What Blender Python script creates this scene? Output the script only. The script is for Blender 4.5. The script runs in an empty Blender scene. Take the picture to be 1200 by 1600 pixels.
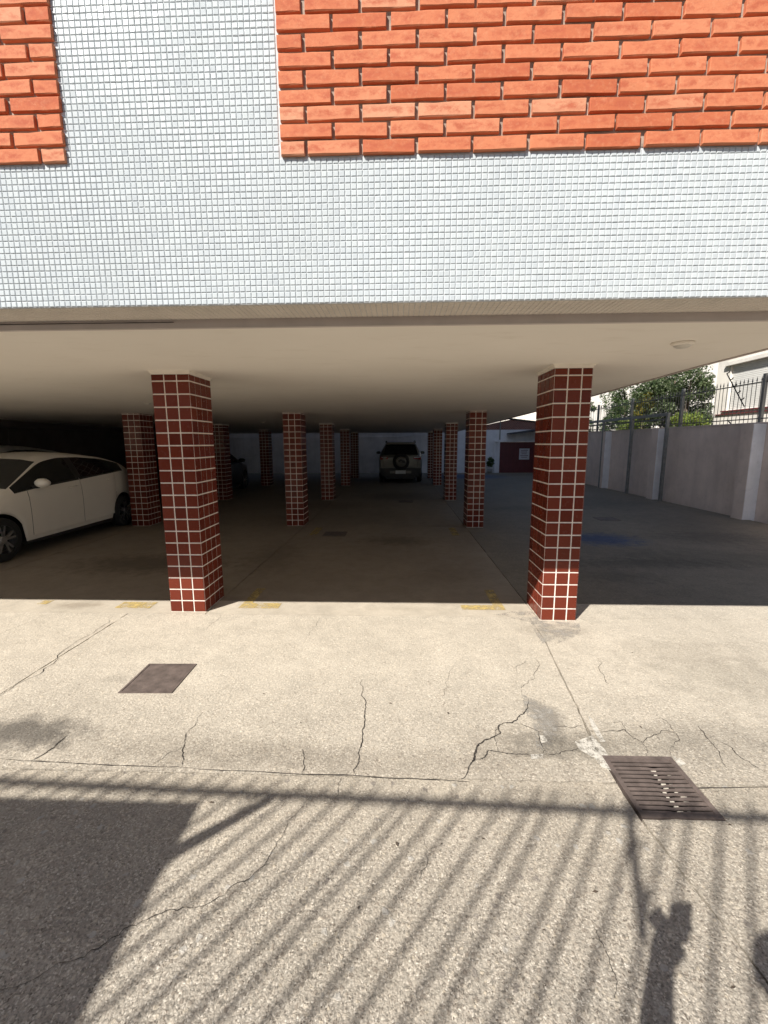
import bpy, bmesh, math, random
import numpy as np
from mathutils import Vector, Matrix
random.seed(7); rng = np.random.default_rng(7)
R = math.radians
SC = bpy.context.scene
COL = SC.collection

# ------------------------------------------------------------------ camera
F_PX, PITCH, YAW, ROLL, CAMZ = 674.1, 0.15969, 0.03512, -0.00401, 1.6
cam_d = bpy.data.cameras.new('camera'); cam = bpy.data.objects.new('camera', cam_d); COL.objects.link(cam)
cam_d.sensor_fit = 'VERTICAL'; cam_d.sensor_height = 24.0; cam_d.lens = 24.0*F_PX/1600.0
cam_d.clip_start = 0.02; cam_d.clip_end = 2000
_fw = Vector((-math.sin(YAW)*math.cos(PITCH), math.cos(YAW)*math.cos(PITCH), -math.sin(PITCH)))
_rt = Vector((math.cos(YAW), math.sin(YAW), 0)); _up = _rt.cross(_fw)
_r2 = _rt*math.cos(ROLL)+_up*math.sin(ROLL); _u2 = -_rt*math.sin(ROLL)+_up*math.cos(ROLL)
cam.matrix_world = Matrix(((_r2.x,_u2.x,-_fw.x,0),(_r2.y,_u2.y,-_fw.y,0),(_r2.z,_u2.z,-_fw.z,CAMZ),(0,0,0,1)))
SC.camera = cam
def gnd(x, y, z=0.0):
    """photo pixel -> point on the horizontal plane at height z"""
    d = _fw + _r2*((x-600)/F_PX) + _u2*((800-y)/F_PX)
    k = (z-CAMZ)/d.z
    return (d.x*k, d.y*k)

# ------------------------------------------------------------------ sky, sun, exposure
SUN_EL, SUN_AZ = R(43.6), R(37.4)          # shadows run towards +Y, swung AZ to +X
w = bpy.data.worlds.new('World'); SC.world = w; w.use_nodes = True
nt = w.node_tree; bg = nt.nodes['Background']
sky = nt.nodes.new('ShaderNodeTexSky'); sky.sky_type = 'NISHITA'; sky.sun_disc = False
sky.sun_elevation = SUN_EL; sky.sun_rotation = math.pi + SUN_AZ
sky.air_density = 1.0; sky.dust_density = 0.6; sky.ozone_density = 1.0
nt.links.new(sky.outputs[0], bg.inputs[0]); bg.inputs[1].default_value = 0.056
sd = bpy.data.lights.new('sun', 'SUN'); sun = bpy.data.objects.new('sun', sd); COL.objects.link(sun)
sd.energy = 5.0; sd.angle = R(0.53); sd.color = (1.0, 0.955, 0.88)
sdir = Vector((math.sin(SUN_AZ)*math.cos(SUN_EL), math.cos(SUN_AZ)*math.cos(SUN_EL), -math.sin(SUN_EL)))
sun.rotation_euler = sdir.to_track_quat('-Z', 'Y').to_euler(); sun.location = (-6, -8, 14)
vs = SC.view_settings; vs.view_transform = 'Standard'; vs.look = 'None'; vs.gamma = 1.0; vs.use_curve_mapping = False
vs.exposure = 0.6

# ------------------------------------------------------------------ helpers
class MB:
    def __init__(s): s.v = []; s.f = []
    def add(s, vs_, fs): 
        o = len(s.v); s.v += [tuple(p) for p in vs_]; s.f += [tuple(i+o for i in f) for f in fs]; return s
    def box(s, x0, x1, y0, y1, z0, z1):
        return s.add([(x0,y0,z0),(x1,y0,z0),(x1,y1,z0),(x0,y1,z0),(x0,y0,z1),(x1,y0,z1),(x1,y1,z1),(x0,y1,z1)],
            [(3,2,1,0),(4,5,6,7),(0,1,5,4),(1,2,6,5),(2,3,7,6),(3,0,4,7)])
    def quad(s, a, b, c, d): return s.add([a,b,c,d], [(0,1,2,3)])
    def tube(s, pts, rad, n=8, cap=True):
        pts = [Vector(p) for p in pts]; rs = rad if isinstance(rad,(list,tuple)) else [rad]*len(pts)
        vs_ = []; prev = None
        for i, p in enumerate(pts):
            t = (pts[min(i+1,len(pts)-1)]-pts[max(i-1,0)]).normalized()
            a = Vector((0,0,1)) if abs(t.z) < .9 else Vector((1,0,0))
            if prev is not None: a = prev
            u = t.cross(a).normalized(); a2 = u.cross(t).normalized(); prev = a2
            for k in range(n):
                th = 2*math.pi*k/n; vs_.append(p+(u*math.cos(th)+a2*math.sin(th))*rs[i])
        fs = []
        for i in range(len(pts)-1):
            for k in range(n):
                fs.append((i*n+k, i*n+(k+1)%n, (i+1)*n+(k+1)%n, (i+1)*n+k))
        if cap: fs += [tuple(range(n))[::-1], tuple((len(pts)-1)*n+k for k in range(n))]
        return s.add(vs_, fs)
    def lathe(s, prof, n=24, c=(0,0,0), axis='Z'):
        vs_ = []
        for (r, h) in prof:
            for k in range(n):
                th = 2*math.pi*k/n; a, b = r*math.cos(th), r*math.sin(th)
                p = {'Z':(a,b,h),'X':(h,a,b),'Y':(a,h,b)}[axis]
                vs_.append((c[0]+p[0], c[1]+p[1], c[2]+p[2]))
        fs = [(i*n+k, i*n+(k+1)%n, (i+1)*n+(k+1)%n, (i+1)*n+k) for i in range(len(prof)-1) for k in range(n)]
        return s.add(vs_, fs)
    def mesh(s, name, m=None, smooth=False):
        me = bpy.data.meshes.new(name); me.from_pydata([tuple(p) for p in s.v], [], s.f); me.update()
        bm = bmesh.new(); bm.from_mesh(me); bmesh.ops.recalc_face_normals(bm, faces=bm.faces); bm.to_mesh(me); bm.free()
        if smooth: me.polygons.foreach_set('use_smooth', [True]*len(me.polygons))
        if m: me.materials.append(m)
        return me
    def build(s, name, m, parent=None, smooth=False): return link(name, s.mesh(name, m, smooth), parent)
def link(name, me, parent=None):
    o = bpy.data.objects.new(name, me); COL.objects.link(o)
    if parent: o.parent = parent
    return o
def tag(o, label=None, cat=None, group=None, kind=None):
    if label: o['label'] = label
    if cat: o['category'] = cat
    if group: o['group'] = group
    if kind: o['kind'] = kind
    return o
def empty(name, loc=(0,0,0), rz=0, label=None, cat=None, group=None):
    o = bpy.data.objects.new(name, None); COL.objects.link(o); o.location = loc; o.rotation_euler = (0,0,rz); o.empty_display_size = .2
    return tag(o, label, cat, group, 'thing' if cat else None)

# ------------------------------------------------------------------ materials
class NT:
    def __init__(s, name):
        s.m = bpy.data.materials.new(name); s.m.use_nodes = True; s.t = s.m.node_tree; s.b = s.t.nodes['Principled BSDF']
        s.geo = s.n('ShaderNodeNewGeometry'); s.P = s.geo.outputs['Position']
    def n(s, typ, **kw):
        nd = s.t.nodes.new(typ)
        for k, v in kw.items(): setattr(nd, k, v)
        return nd
    def put(s, sock, v):
        if isinstance(v, bpy.types.NodeSocket): s.t.links.new(v, sock)
        else:
            if sock.type == 'RGBA' and len(v) == 3: v = (*v, 1)
            sock.default_value = v
    def math(s, op, a, b=0.0, clamp=False):
        nd = s.n('ShaderNodeMath', operation=op, use_clamp=clamp); s.put(nd.inputs[0], a); s.put(nd.inputs[1], b); return nd.outputs[0]
    def vec(s, op, a, b):
        nd = s.n('ShaderNodeVectorMath', operation=op); s.put(nd.inputs[0], a); s.put(nd.inputs[1], b)
        return nd.outputs['Value'] if op in ('LENGTH','DISTANCE','DOT_PRODUCT') else nd.outputs[0]
    def noise(s, scale, detail=4, rough=.55, vec=None, dist=0.0):
        nd = s.n('ShaderNodeTexNoise'); s.put(nd.inputs['Vector'], vec if vec is not None else s.P)
        nd.inputs['Scale'].default_value = scale; nd.inputs['Detail'].default_value = detail; nd.inputs['Roughness'].default_value = rough
        nd.inputs['Distortion'].default_value = dist; return nd.outputs['Fac']
    def vor(s, scale, feature='F1', vec=None, out='Distance'):
        nd = s.n('ShaderNodeTexVoronoi', feature=feature); s.put(nd.inputs['Vector'], vec if vec is not None else s.P)
        nd.inputs['Scale'].default_value = scale; return nd.outputs[out]
    def map(s, v, a, b, c=0.0, d=1.0):
        nd = s.n('ShaderNodeMapRange'); s.put(nd.inputs[0], v)
        for i, x in enumerate((a,b,c,d)): nd.inputs[i+1].default_value = x
        return nd.outputs[0]
    def mix(s, f, a, b, mode='MIX'):
        nd = s.n('ShaderNodeMix', data_type='RGBA', blend_type=mode); s.put(nd.inputs[0], f); s.put(nd.inputs[6], a); s.put(nd.inputs[7], b); return nd.outputs[2]
    def ramp(s, f, stops):
        nd = s.n('ShaderNodeValToRGB'); s.put(nd.inputs[0], f); cr = nd.color_ramp
        while len(cr.elements) < len(stops): cr.elements.new(.5)
        for e, (p, c) in zip(cr.elements, stops): e.position = p; e.color = (*c, 1)
        return nd.outputs[0]
    def scale(s, v, sc):
        return s.vec('MULTIPLY', v, sc)
    def bump(s, h, strength=.3, dist=.01, prev=None):
        nd = s.n('ShaderNodeBump'); s.put(nd.inputs['Height'], h); nd.inputs['Strength'].default_value = strength; nd.inputs['Distance'].default_value = dist
        if prev is not None: s.put(nd.inputs['Normal'], prev)
        return nd.outputs[0]
    def sep(s, v, i):
        nd = s.n('ShaderNodeSeparateXYZ'); s.put(nd.inputs[0], v); return nd.outputs[i]
    def blob(s, cx, cy, rx, ry, edge=.6, wob=.55, wscale=8):
        """soft irregular spot on the ground (a stain with a shape of its own): 1 inside, 0 outside"""
        d = s.vec('LENGTH', s.vec('MULTIPLY', s.vec('SUBTRACT', s.P, (cx,cy,0)), (1/rx,1/ry,0)), (0,0,0))
        d = s.math('ADD', d, s.math('MULTIPLY', s.math('SUBTRACT', s.noise(wscale, 7, .7), .5), wob*4))
        return s.map(d, 1-edge, 1+edge*.4, 1, 0)
    def out(s, col=None, rough=.8, spec=None, normal=None, metal=0.0):
        if col is not None: s.put(s.b.inputs['Base Color'], col)
        s.put(s.b.inputs['Roughness'], rough); s.b.inputs['Metallic'].default_value = metal
        if spec is not None: s.b.inputs['Specular IOR Level'].default_value = spec
        if normal is not None: s.put(s.b.inputs['Normal'], normal)
        return s.m
    def island(s): return s.geo.outputs['Random Per Island']
    def objrand(s): return s.n('ShaderNodeObjectInfo').outputs['Random']

def simple(name, col, rough=.6, metal=0.0, nz=.12, nsc=6, bump=0.0, bsc=60, spec=None):
    t = NT(name); c = t.mix(t.map(t.noise(nsc,5,.6), .3, .7), [x*(1-nz) for x in col], [min(1,x*(1+nz)) for x in col])
    nrm = t.bump(t.noise(bsc,4,.6), bump, .004) if bump else None
    return t.out(c, rough, spec, nrm, metal)

def m_concrete(name, base, pebbles=1.0, near=False, stains=(), rough=.88, pscale=95, worn=None, wornbase=None):
    """trowelled concrete with exposed aggregate; 'worn' = (y0, y1): the surface is weathered off progressively from y0 to y1"""
    t = NT(name)
    if worn:
        g = t.math('ADD', t.sep(t.P, 1), t.math('MULTIPLY', t.math('SUBTRACT', t.noise(1.6,5,.65), .5), 1.3))
        age = t.map(g, worn[0], worn[1], 0, 1); pf = t.map(age, 0, 1, pebbles*.55, pebbles)
        b0 = t.mix(age, base, wornbase)
    else: age = None; pf = pebbles; b0 = base
    def sh(k): return t.mix(1.0, b0, (k,k,k), 'MULTIPLY')
    big = t.noise(.9, 5, .6); mid = t.noise(5, 7, .68, None, .4); fine = t.noise(260, 3, .75)
    c = t.mix(t.map(big, .3, .7), sh(.86), sh(1.08))
    c = t.mix(t.map(mid, .42, .72, 0, .6), c, sh(.62))
    c = t.mix(t.map(t.noise(2.1,7,.7), .5, .74, 0, .5), c, sh(.70))
    warp = t.n('ShaderNodeTexNoise'); t.put(warp.inputs['Vector'], t.P); warp.inputs['Scale'].default_value = 55; warp.inputs['Detail'].default_value = 3
    wp = t.vec('ADD', t.P, t.scale(warp.outputs['Color'], (.018,.018,.0)))
    vd = t.n('ShaderNodeTexVoronoi'); t.put(vd.inputs['Vector'], wp); vd.inputs['Scale'].default_value = pscale
    ve = t.n('ShaderNodeTexVoronoi'); t.put(ve.inputs['Vector'], wp); ve.inputs['Scale'].default_value = pscale*.42
    rc = t.sep(vd.outputs['Color'], 0)
    kr = t.ramp(rc, [(0,(.26,.23,.21)),(.14,(.48,.45,.43)),(.35,(.9,.87,.85)),(.6,(1.15,1.13,1.10)),(.85,(1.45,1.45,1.45)),(1,(1.75,1.8,1.85))])
    patch = t.map(t.noise(14,5,.7), .36, .56, .25, 1.0)
    pm = t.math('MULTIPLY', t.math('MULTIPLY', t.map(vd.outputs['Distance'], .66, .36), pf, True), patch)
    c = t.mix(pm, c, t.mix(1.0, b0, kr, 'MULTIPLY'))
    big_pick = t.math('MULTIPLY', t.math('GREATER_THAN', t.sep(ve.outputs['Color'], 1), .72), t.map(ve.outputs['Distance'], .46, .34))
    kr2 = t.ramp(t.sep(ve.outputs['Color'], 2), [(0,(.5,.46,.44)),(.45,(.95,.92,.9)),(.8,(1.25,1.2,1.1)),(1,(1.5,1.5,1.5))])
    c = t.mix(t.math('MULTIPLY', t.math('MULTIPLY', big_pick, pf), .8), c, t.mix(1.0, b0, kr2, 'MULTIPLY'))
    pits = t.math('MULTIPLY', t.map(t.noise(80,5,.8), .53, .63), pf)                      # little holes and sand pockets
    c = t.mix(t.math('MULTIPLY', pits, .85), c, sh(.26))
    crev = t.math('MULTIPLY', t.map(vd.outputs['Distance'], .55, .9, 0, .4), pf)
    c = t.mix(crev, c, sh(.35))
    hb = t.math('ADD', t.math('MULTIPLY', vd.outputs['Distance'], -.8), t.math('SUBTRACT', t.math('MULTIPLY', big_pick, .6), t.math('MULTIPLY', pits, 1.1)))
    if near:
        v2 = t.n('ShaderNodeTexVoronoi'); t.put(v2.inputs['Vector'], t.vec('ADD', t.P, t.scale(warp.outputs['Color'], (.03,.03,0)))); v2.inputs['Scale'].default_value = 30
        sm = t.math('MULTIPLY', t.math('GREATER_THAN', t.sep(v2.outputs['Color'], 1), .93), t.map(v2.outputs['Distance'], .40, .3))
        c = t.mix(t.math('MULTIPLY', sm, .65), c, t.ramp(t.sep(v2.outputs['Color'], 2), [(0,(.14,.12,.11)),(.5,(.36,.33,.29)),(1,(.50,.48,.44))]))
        hb = t.math('ADD', hb, t.math('MULTIPLY', sm, .8))
    for (cx,cy,rx,ry,st,colr) in stains:
        c = t.mix(t.math('MULTIPLY', t.blob(cx,cy,rx,ry), st), c, colr, 'MULTIPLY')
    c = t.mix(t.map(fine, .35, .7, 0, .22), c, sh(.55))
    n1 = t.bump(hb, .5*max(pebbles,.25), .006); n2 = t.bump(t.noise(150,4,.7), .35, .004, n1); n3 = t.bump(t.noise(9,4,.6), .3, .02, n2)
    return t.out(c, rough, .3, n3)

def _st(px, py, rx, ry, st, col=(.42,.41,.40)): x, y = gnd(px, py); return (x, y, rx, ry, st, col)
M = {}
GREY = (.45,.45,.46)
M['conc_far'] = m_concrete('concrete_cream', (.56,.50,.412), .8, False, [
    _st(40,1145,.36,.15,.95,(.28,.28,.29)), _st(855,1125,.10,.2,.85,GREY), _st(880,1165,.30,.10,.7,(.5,.5,.5)),
    _st(865,985,.30,.13,.65,(.58,.57,.56)), _st(600,1190,1.2,.10,.55,(.66,.65,.64)), _st(1130,1160,.5,.18,.55,(.6,.6,.6)), _st(300,1170,.7,.12,.5,(.62,.61,.6)),
    _st(180,1060,.12,.05,.4,(.6,.6,.6)), _st(1080,1020,.6,.25,.45,(.68,.67,.66)), _st(1160,1060,.6,.3,.5,(.66,.66,.65)), _st(930,1165,.45,.14,.6,(.6,.6,.59)), _st(780,1160,.22,.16,.4,(.7,.69,.68))], pscale=120, worn=(2.8,1.5), wornbase=(.45,.40,.33))
M['conc_near'] = m_concrete('concrete_exposed_aggregate', (.50,.44,.355), 1.0, True, [
    _st(300,1230,1.0,.08,.35,(.7,.69,.68)), _st(850,1240,.25,.08,.5,(.6,.6,.6)), _st(1120,1240,.3,.12,.4,(.65,.65,.65)), _st(500,1500,.3,.1,.25,(.75,.74,.72))], pscale=150, worn=(2.0,.9), wornbase=(.405,.365,.308))
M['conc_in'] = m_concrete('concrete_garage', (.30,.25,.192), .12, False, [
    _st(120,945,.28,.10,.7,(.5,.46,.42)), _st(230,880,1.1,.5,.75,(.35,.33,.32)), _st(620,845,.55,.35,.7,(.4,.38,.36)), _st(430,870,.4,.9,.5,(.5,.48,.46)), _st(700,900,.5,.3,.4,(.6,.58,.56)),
    _st(620,775,1.0,1.0,.6,(.45,.43,.42)), _st(500,790,1.2,.7,.6,(.45,.43,.42))], rough=.62, pscale=140)  # base kept darker than the front strip, painting in garage shade
M['conc_sunlit'] = m_concrete('concrete_sunlit_strip', (.52,.46,.375), .15, False, [_st(120,945,.28,.10,.6,(.5,.46,.42)), _st(640,952,.5,.05,.3,(.8,.78,.75))], pscale=140)  # smooth strip, its paler tone paints in sunlight up to the shadow edge
BLUE = (.30,.48,1.15)
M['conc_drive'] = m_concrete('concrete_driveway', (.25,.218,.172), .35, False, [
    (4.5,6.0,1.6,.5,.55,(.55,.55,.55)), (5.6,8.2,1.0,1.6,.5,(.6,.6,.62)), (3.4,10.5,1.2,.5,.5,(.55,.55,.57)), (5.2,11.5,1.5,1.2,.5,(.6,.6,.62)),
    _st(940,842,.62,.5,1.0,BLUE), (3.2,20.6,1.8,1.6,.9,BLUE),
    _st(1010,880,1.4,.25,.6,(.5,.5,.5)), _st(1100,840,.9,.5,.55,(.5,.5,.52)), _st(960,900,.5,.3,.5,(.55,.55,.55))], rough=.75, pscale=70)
M['earth'] = simple('packed_earth', (.16,.13,.10), .95, 0, .3, 2, .5, 30)
M['asphalt'] = simple('asphalt', (.06,.06,.06), .9, 0, .2, 3, .5, 120)
M['bed'] = simple('dark_bedding', (.05,.042,.036), .95, 0, .3, 8)
def m_crack():
    t = NT('crack_dirt'); return t.out(t.mix(t.map(t.noise(25,4),.35,.65), (.035,.03,.027), (.085,.075,.065)), .95, .1)
M['crack'] = m_crack()
def m_paint(name, col, lo, hi, sc=9):
    t = NT(name); t.b.inputs['Roughness'].default_value = .7
    t.put(t.b.inputs['Base Color'], t.mix(t.map(t.noise(30,4,.6),.3,.7), col, [x*.72 for x in col]))
    tr = t.n('ShaderNodeBsdfTransparent'); mx = t.n('ShaderNodeMixShader')
    f = t.map(t.math('ADD', t.math('MULTIPLY', t.noise(sc,6,.75), .7), t.math('MULTIPLY', t.noise(160,2,.7), .3)), lo, hi)
    t.put(mx.inputs[0], f); t.t.links.new(tr.outputs[0], mx.inputs[1]); t.t.links.new(t.b.outputs[0], mx.inputs[2])
    t.t.links.new(mx.outputs[0], t.t.nodes['Material Output'].inputs[0]); return t.m
M['yellow'] = m_paint('worn_yellow_paint', (.58,.43,.16), .41, .56)
M['blue'] = m_paint('worn_blue_paint', (.035,.075,.27), .30, .52, 3)
def m_mosaic():
    t = NT('white_mosaic_glaze'); r = t.math('FRACT', t.math('ADD', t.island(), t.objrand()))
    c = t.ramp(r, [(0,(.51,.545,.565)),(.12,(.53,.565,.585)),(.6,(.55,.585,.60)),(1,(.565,.60,.61))])
    c = t.mix(t.map(t.noise(1.7,5,.6),.45,.75,0,.22), c, (.42,.43,.435))
    c = t.mix(t.map(t.noise(14,5,.7),.5,.8,0,.2), c, (.44,.445,.44))
    return t.out(c, t.map(t.noise(40,3), .3,.7,.09,.20), .5, t.bump(t.noise(70,3,.5), .10, .002))
M['mosaic'] = m_mosaic()
M['grout_grey'] = simple('grey_grout', (.56,.575,.585), .9, 0, .15, 40)
def m_brick():
    t = NT('terracotta_brick'); oi = t.n('ShaderNodeObjectInfo'); r = oi.outputs['Random']
    tc = t.n('ShaderNodeTexCoord').outputs['Object']
    off = t.vec('ADD', tc, t.scale(oi.outputs['Location'], (3.7,3.7,3.7)))
    base = t.ramp(r, [(0,(.47,.125,.055)),(.2,(.54,.17,.082)),(.5,(.575,.20,.10)),(.85,(.59,.225,.12)),(1,(.60,.29,.175))])
    sm = t.noise(13, 6, .72, t.scale(off, (1.0,1.0,1.7)), .25)
    zz = t.math('ABSOLUTE', t.sep(tc, 2)); mid = t.map(zz, .008, .026, 1, 0)
    c = t.mix(t.math('MULTIPLY', t.map(sm,.44,.60), t.math('MULTIPLY', mid, .85)), base, (.42,.10,.05))
    c = t.mix(t.map(t.noise(45,5,.7,off),.5,.8,0,.4), c, (.68,.34,.19))
    c = t.mix(t.map(t.noise(230,2,.7,off),.66,.74,0,.6), c, (.16,.05,.035))
    return t.out(c, .82, .25, t.bump(t.noise(60,5,.7,off), .35, .004))
M['brick'] = m_brick()
M['mortar'] = simple('grey_mortar', (.34,.275,.225), .95, 0, .25, 25, .5, 150)
def m_tile():
    t = NT('oxblood_glazed_tile'); r = t.objrand(); r2 = t.island()
    rr = t.math('FRACT', t.math('ADD', r, r2))
    c = t.ramp(rr, [(0,(.105,.018,.010)),(.3,(.13,.023,.012)),(.7,(.145,.027,.014)),(1,(.17,.035,.019))])
    c = t.mix(t.map(t.noise(5,5,.6),.4,.75,0,.4), c, (.15,.03,.019))
    return t.out(c, t.map(t.noise(30,4),.3,.7,.13,.3), .22, t.bump(t.noise(18,2,.5), .06, .004))
M['tile'] = m_tile()
M['grout_white'] = simple('white_grout', (.86,.79,.71), .85, 0, .12, 30)
def m_ceiling():
    t = NT('cream_ceiling_paint')
    c = t.mix(t.map(t.noise(.7,5,.6),.3,.7), (.81,.755,.675), (.87,.815,.735))
    c = t.mix(t.map(t.noise(2.6,6,.65,t.scale(t.P,(1,2.4,1))),.56,.78,0,.35), c, (.62,.545,.45))
    return t.out(c, .8, .25, t.bump(t.noise(40,4,.6),.15,.004))
M['ceiling'] = m_ceiling()
M['trim'] = simple('cream_trim_paint', (.84,.78,.69), .6, 0, .06, 8)
M['soffit'] = simple('greyish_soffit_tile', (.64,.58,.51), .5, 0, .08, 6)
M['pinkband'] = simple('pinkish_grey_paint', (.52,.455,.42), .8, 0, .1, 4)
def m_wallstain(name, base, dark, streak=.7, low=True):
    t = NT(name)
    c = t.mix(t.map(t.noise(1.3,6,.65),.3,.7), [x*.82 for x in base], [min(1,x*1.1) for x in base])
    s = t.noise(2.4,5,.65,t.scale(t.P,(1.2,1.2,.12))); c = t.mix(t.map(s,.48,.72,0,streak), c, dark)
    c = t.mix(t.map(t.noise(7,6,.7),.55,.75,0,.4), c, [x*.6 for x in base])
    return t.out(c, .9, .2, t.bump(t.noise(35,5,.65),.35,.006))
M['wall_pink'] = m_wallstain('stained_pinkish_plaster', (.78,.67,.615), (.50,.42,.39), .35)
M['wall_white'] = m_wallstain('white_plaster', (.82,.82,.85), (.45,.45,.46), .3)
M['wall_house'] = m_wallstain('cream_white_plaster', (.80,.76,.70), (.62,.58,.52), .25)
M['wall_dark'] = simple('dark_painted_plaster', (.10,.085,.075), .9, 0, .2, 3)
M['grey_metal'] = simple('grey_painted_steel', (.24,.24,.23), .5, .3, .2, 9)
M['iron'] = simple('dark_grey_iron', (.17,.165,.16), .55, .4, .25, 20)
M['rust'] = simple('brown_cast_iron', (.135,.105,.092), .65, .15, .35, 14, .35, 90)
M['red_door'] = simple('dark_red_door_paint', (.12,.02,.024), .5, 0, .15, 4)
M['red_sill'] = simple('wine_red_sill', (.16,.03,.035), .6, 0, .1, 5)
M['shutter'] = simple('white_shutter', (.72,.71,.68), .6, 0, .05, 6)
M['paper'] = simple('grey_notice_paper', (.62,.62,.66), .8, 0, .05, 20)
M['ink'] = simple('notice_ink', (.28,.22,.26), .8, 0, .1, 20)
M['roof_dark'] = simple('dark_roof_edge', (.05,.045,.045), .8)
M['black_rubber'] = simple('tyre_rubber', (.018,.018,.018), .8, 0, .2, 10)
M['black_trim'] = simple('black_plastic', (.02,.02,.02), .5, 0, .2, 10)
M['alloy'] = simple('alloy_wheel', (.55,.55,.55), .3, .9, .08, 8)
def m_paintcar(name, col, metal=0.0, rough=.28):
    t = NT(name); c = t.mix(t.map(t.noise(2.5,5,.6),.4,.8,0,.25), col, [x*.8 for x in col])
    t.b.inputs['Coat Weight'].default_value = .25; t.b.inputs['Coat Roughness'].default_value = .08
    return t.out(c, rough, .5, None, metal)
M['car_white'] = m_paintcar('white_car_paint', (.88,.83,.74), 0, .36)
M['car_silver'] = m_paintcar('grey_beige_car_paint', (.17,.16,.14), .4, .35)
M['car_black'] = m_paintcar('black_car_paint', (.012,.012,.013), .1)
M['car_pale'] = m_paintcar('pale_grey_car_paint', (.42,.42,.41), .3)
t = NT('tinted_car_glass'); M['glass'] = t.out((.012,.014,.015), .06, .5)
t = NT('red_tail_lamp'); t.b.inputs['Coat Weight'].default_value = .5; M['tail'] = t.out((.28,.012,.012), .15, .5)
t = NT('clear_lamp_lens'); M['lens'] = t.out((.75,.74,.72), .12, .5)
M['plate'] = simple('number_plate', (.62,.62,.6), .4, 0, .05, 20)
def m_leaf(name, cols):
    t = NT(name); r = t.island(); c = t.ramp(r, [(i/(len(cols)-1), x) for i, x in enumerate(cols)])
    t.b.inputs['Subsurface Weight'].default_value = 0
    tl = t.n('ShaderNodeBsdfTranslucent'); t.put(tl.inputs[0], c); mx = t.n('ShaderNodeMixShader'); mx.inputs[0].default_value = .35
    m = t.out(c, .5, .4); t.t.links.new(t.b.outputs[0], mx.inputs[1]); t.t.links.new(tl.outputs[0], mx.inputs[2])
    t.t.links.new(mx.outputs[0], t.t.nodes['Material Output'].inputs[0]); return m
M['leaf'] = m_leaf('green_leaves', [(.03,.06,.02),(.055,.10,.03),(.09,.14,.045),(.14,.19,.06)])
M['leaf_dark'] = m_leaf('dark_green_leaves', [(.03,.055,.022),(.06,.095,.035),(.10,.14,.055),(.20,.23,.13)])
M['leaf_yellow'] = m_leaf('yellow_leaves', [(.22,.2,.03),(.34,.28,.035),(.42,.34,.05),(.2,.22,.04)])
M['leaf_lime'] = m_leaf('lime_leaves', [(.10,.16,.03),(.18,.25,.04),(.26,.30,.06),(.12,.18,.04)])
M['bark'] = simple('grey_bark', (.12,.095,.07), .95, 0, .3, 10, .6, 40)
M['skin'] = simple('skin', (.42,.24,.17), .55, 0, .05, 10)
M['shirt'] = simple('blue_cotton', (.10,.14,.22), .9, 0, .1, 20)
M['denim'] = simple('denim', (.05,.07,.12), .9, 0, .15, 30)
M['hair'] = simple('dark_hair', (.02,.015,.012), .7)

# ------------------------------------------------------------------ setting: ground, slabs, floor
def structure(name, mb, m, parent=None):
    o = mb.build(name, m, parent)
    if not parent: tag(o, kind='structure')
    return o
structure('ground', MB().box(-200,200,-200,200,-.6,-.165), M['earth'])
def wob(a, b, step=.06, amp=.0025):
    n = max(1, int(math.hypot(b[0]-a[0], b[1]-a[1])/step)); out = []
    for i in range(n):
        t_ = i/n; j = (0 if i == 0 else random.gauss(0, amp)); L = math.hypot(b[0]-a[0], b[1]-a[1])
        nx, ny = -(b[1]-a[1])/L, (b[0]-a[0])/L
        out.append((a[0]+(b[0]-a[0])*t_+nx*j, a[1]+(b[1]-a[1])*t_+ny*j))
    return out
def slab(name, poly, z, m, parent, thick=.14, amp=.0025):
    pts = []
    for i in range(len(poly)): pts += wob(poly[i], poly[(i+1)%len(poly)], amp=amp)
    bm = bmesh.new(); top = [bm.verts.new((x,y,z)) for x, y in pts]; es = [bm.edges.new((top[i], top[(i+1)%len(top)])) for i in range(len(top))]
    bmesh.ops.triangle_fill(bm, use_beauty=True, use_dissolve=False, edges=es)
    for f in bm.faces:
        if f.normal.z < 0: f.normal_flip()
    lo = [bm.verts.new((x,y,z-thick)) for x, y in pts]
    for i in range(len(top)):
        j = (i+1)%len(top)
        try: bm.faces.new((top[j], top[i], lo[i], lo[j]))
        except ValueError: pass
    me = bpy.data.meshes.new(name); bm.to_mesh(me); bm.free(); me.materials.append(m)
    return link(name, me, parent)
fore = structure('forecourt', MB().box(-9.6,7.2,-6,3.825,-.16,-.15), M['bed'])
G = .0045
# longitudinal joints at X=-2.58 and X~1.1 (kinks beside the grate), cross joint at Y=1.855
slab('concrete_slab', [(-9.6,1.855+G),(-2.58-G,1.855+G),(-2.58-G,3.822),(-9.6,3.822)], 0, M['conc_far'], fore)
slab('concrete_slab', [(-2.58+G,1.855+G),(1.034,1.855+G),(1.034,2.035),(1.187,3.36),(1.20,3.822),(-2.58+G,3.822)], 0, M['conc_far'], fore)
slab('concrete_slab', [(1.40,1.855+G),(7.2,1.855+G),(7.2,3.822),(1.209,3.822),(1.196,3.36),(1.046,2.035),(1.40,2.035)], 0, M['conc_far'], fore)
slab('concrete_slab', [(-9.6,-6),(1.095,-6),(1.10,1.1),(1.034,1.655),(1.034,1.855-G),(-9.6,1.855-G)], 0, M['conc_near'], fore)
slab('concrete_slab', [(1.104,-6),(7.2,-6),(7.2,1.855-G),(1.40,1.855-G),(1.40,1.655),(1.046,1.655),(1.109,1.1)], 0, M['conc_near'], fore)
gf = structure('garage_floor', MB().box(-9.6,7.2,3.83,24.5,-.16,-.15), M['bed'])
xs_ = [(-9.6,-5.06), (-5.05,-1.84), (-1.832,1.27)]; ys_ = [(4.186,8.22),(8.228,12.15),(12.158,16.3),(16.308,22.98)]
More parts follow.
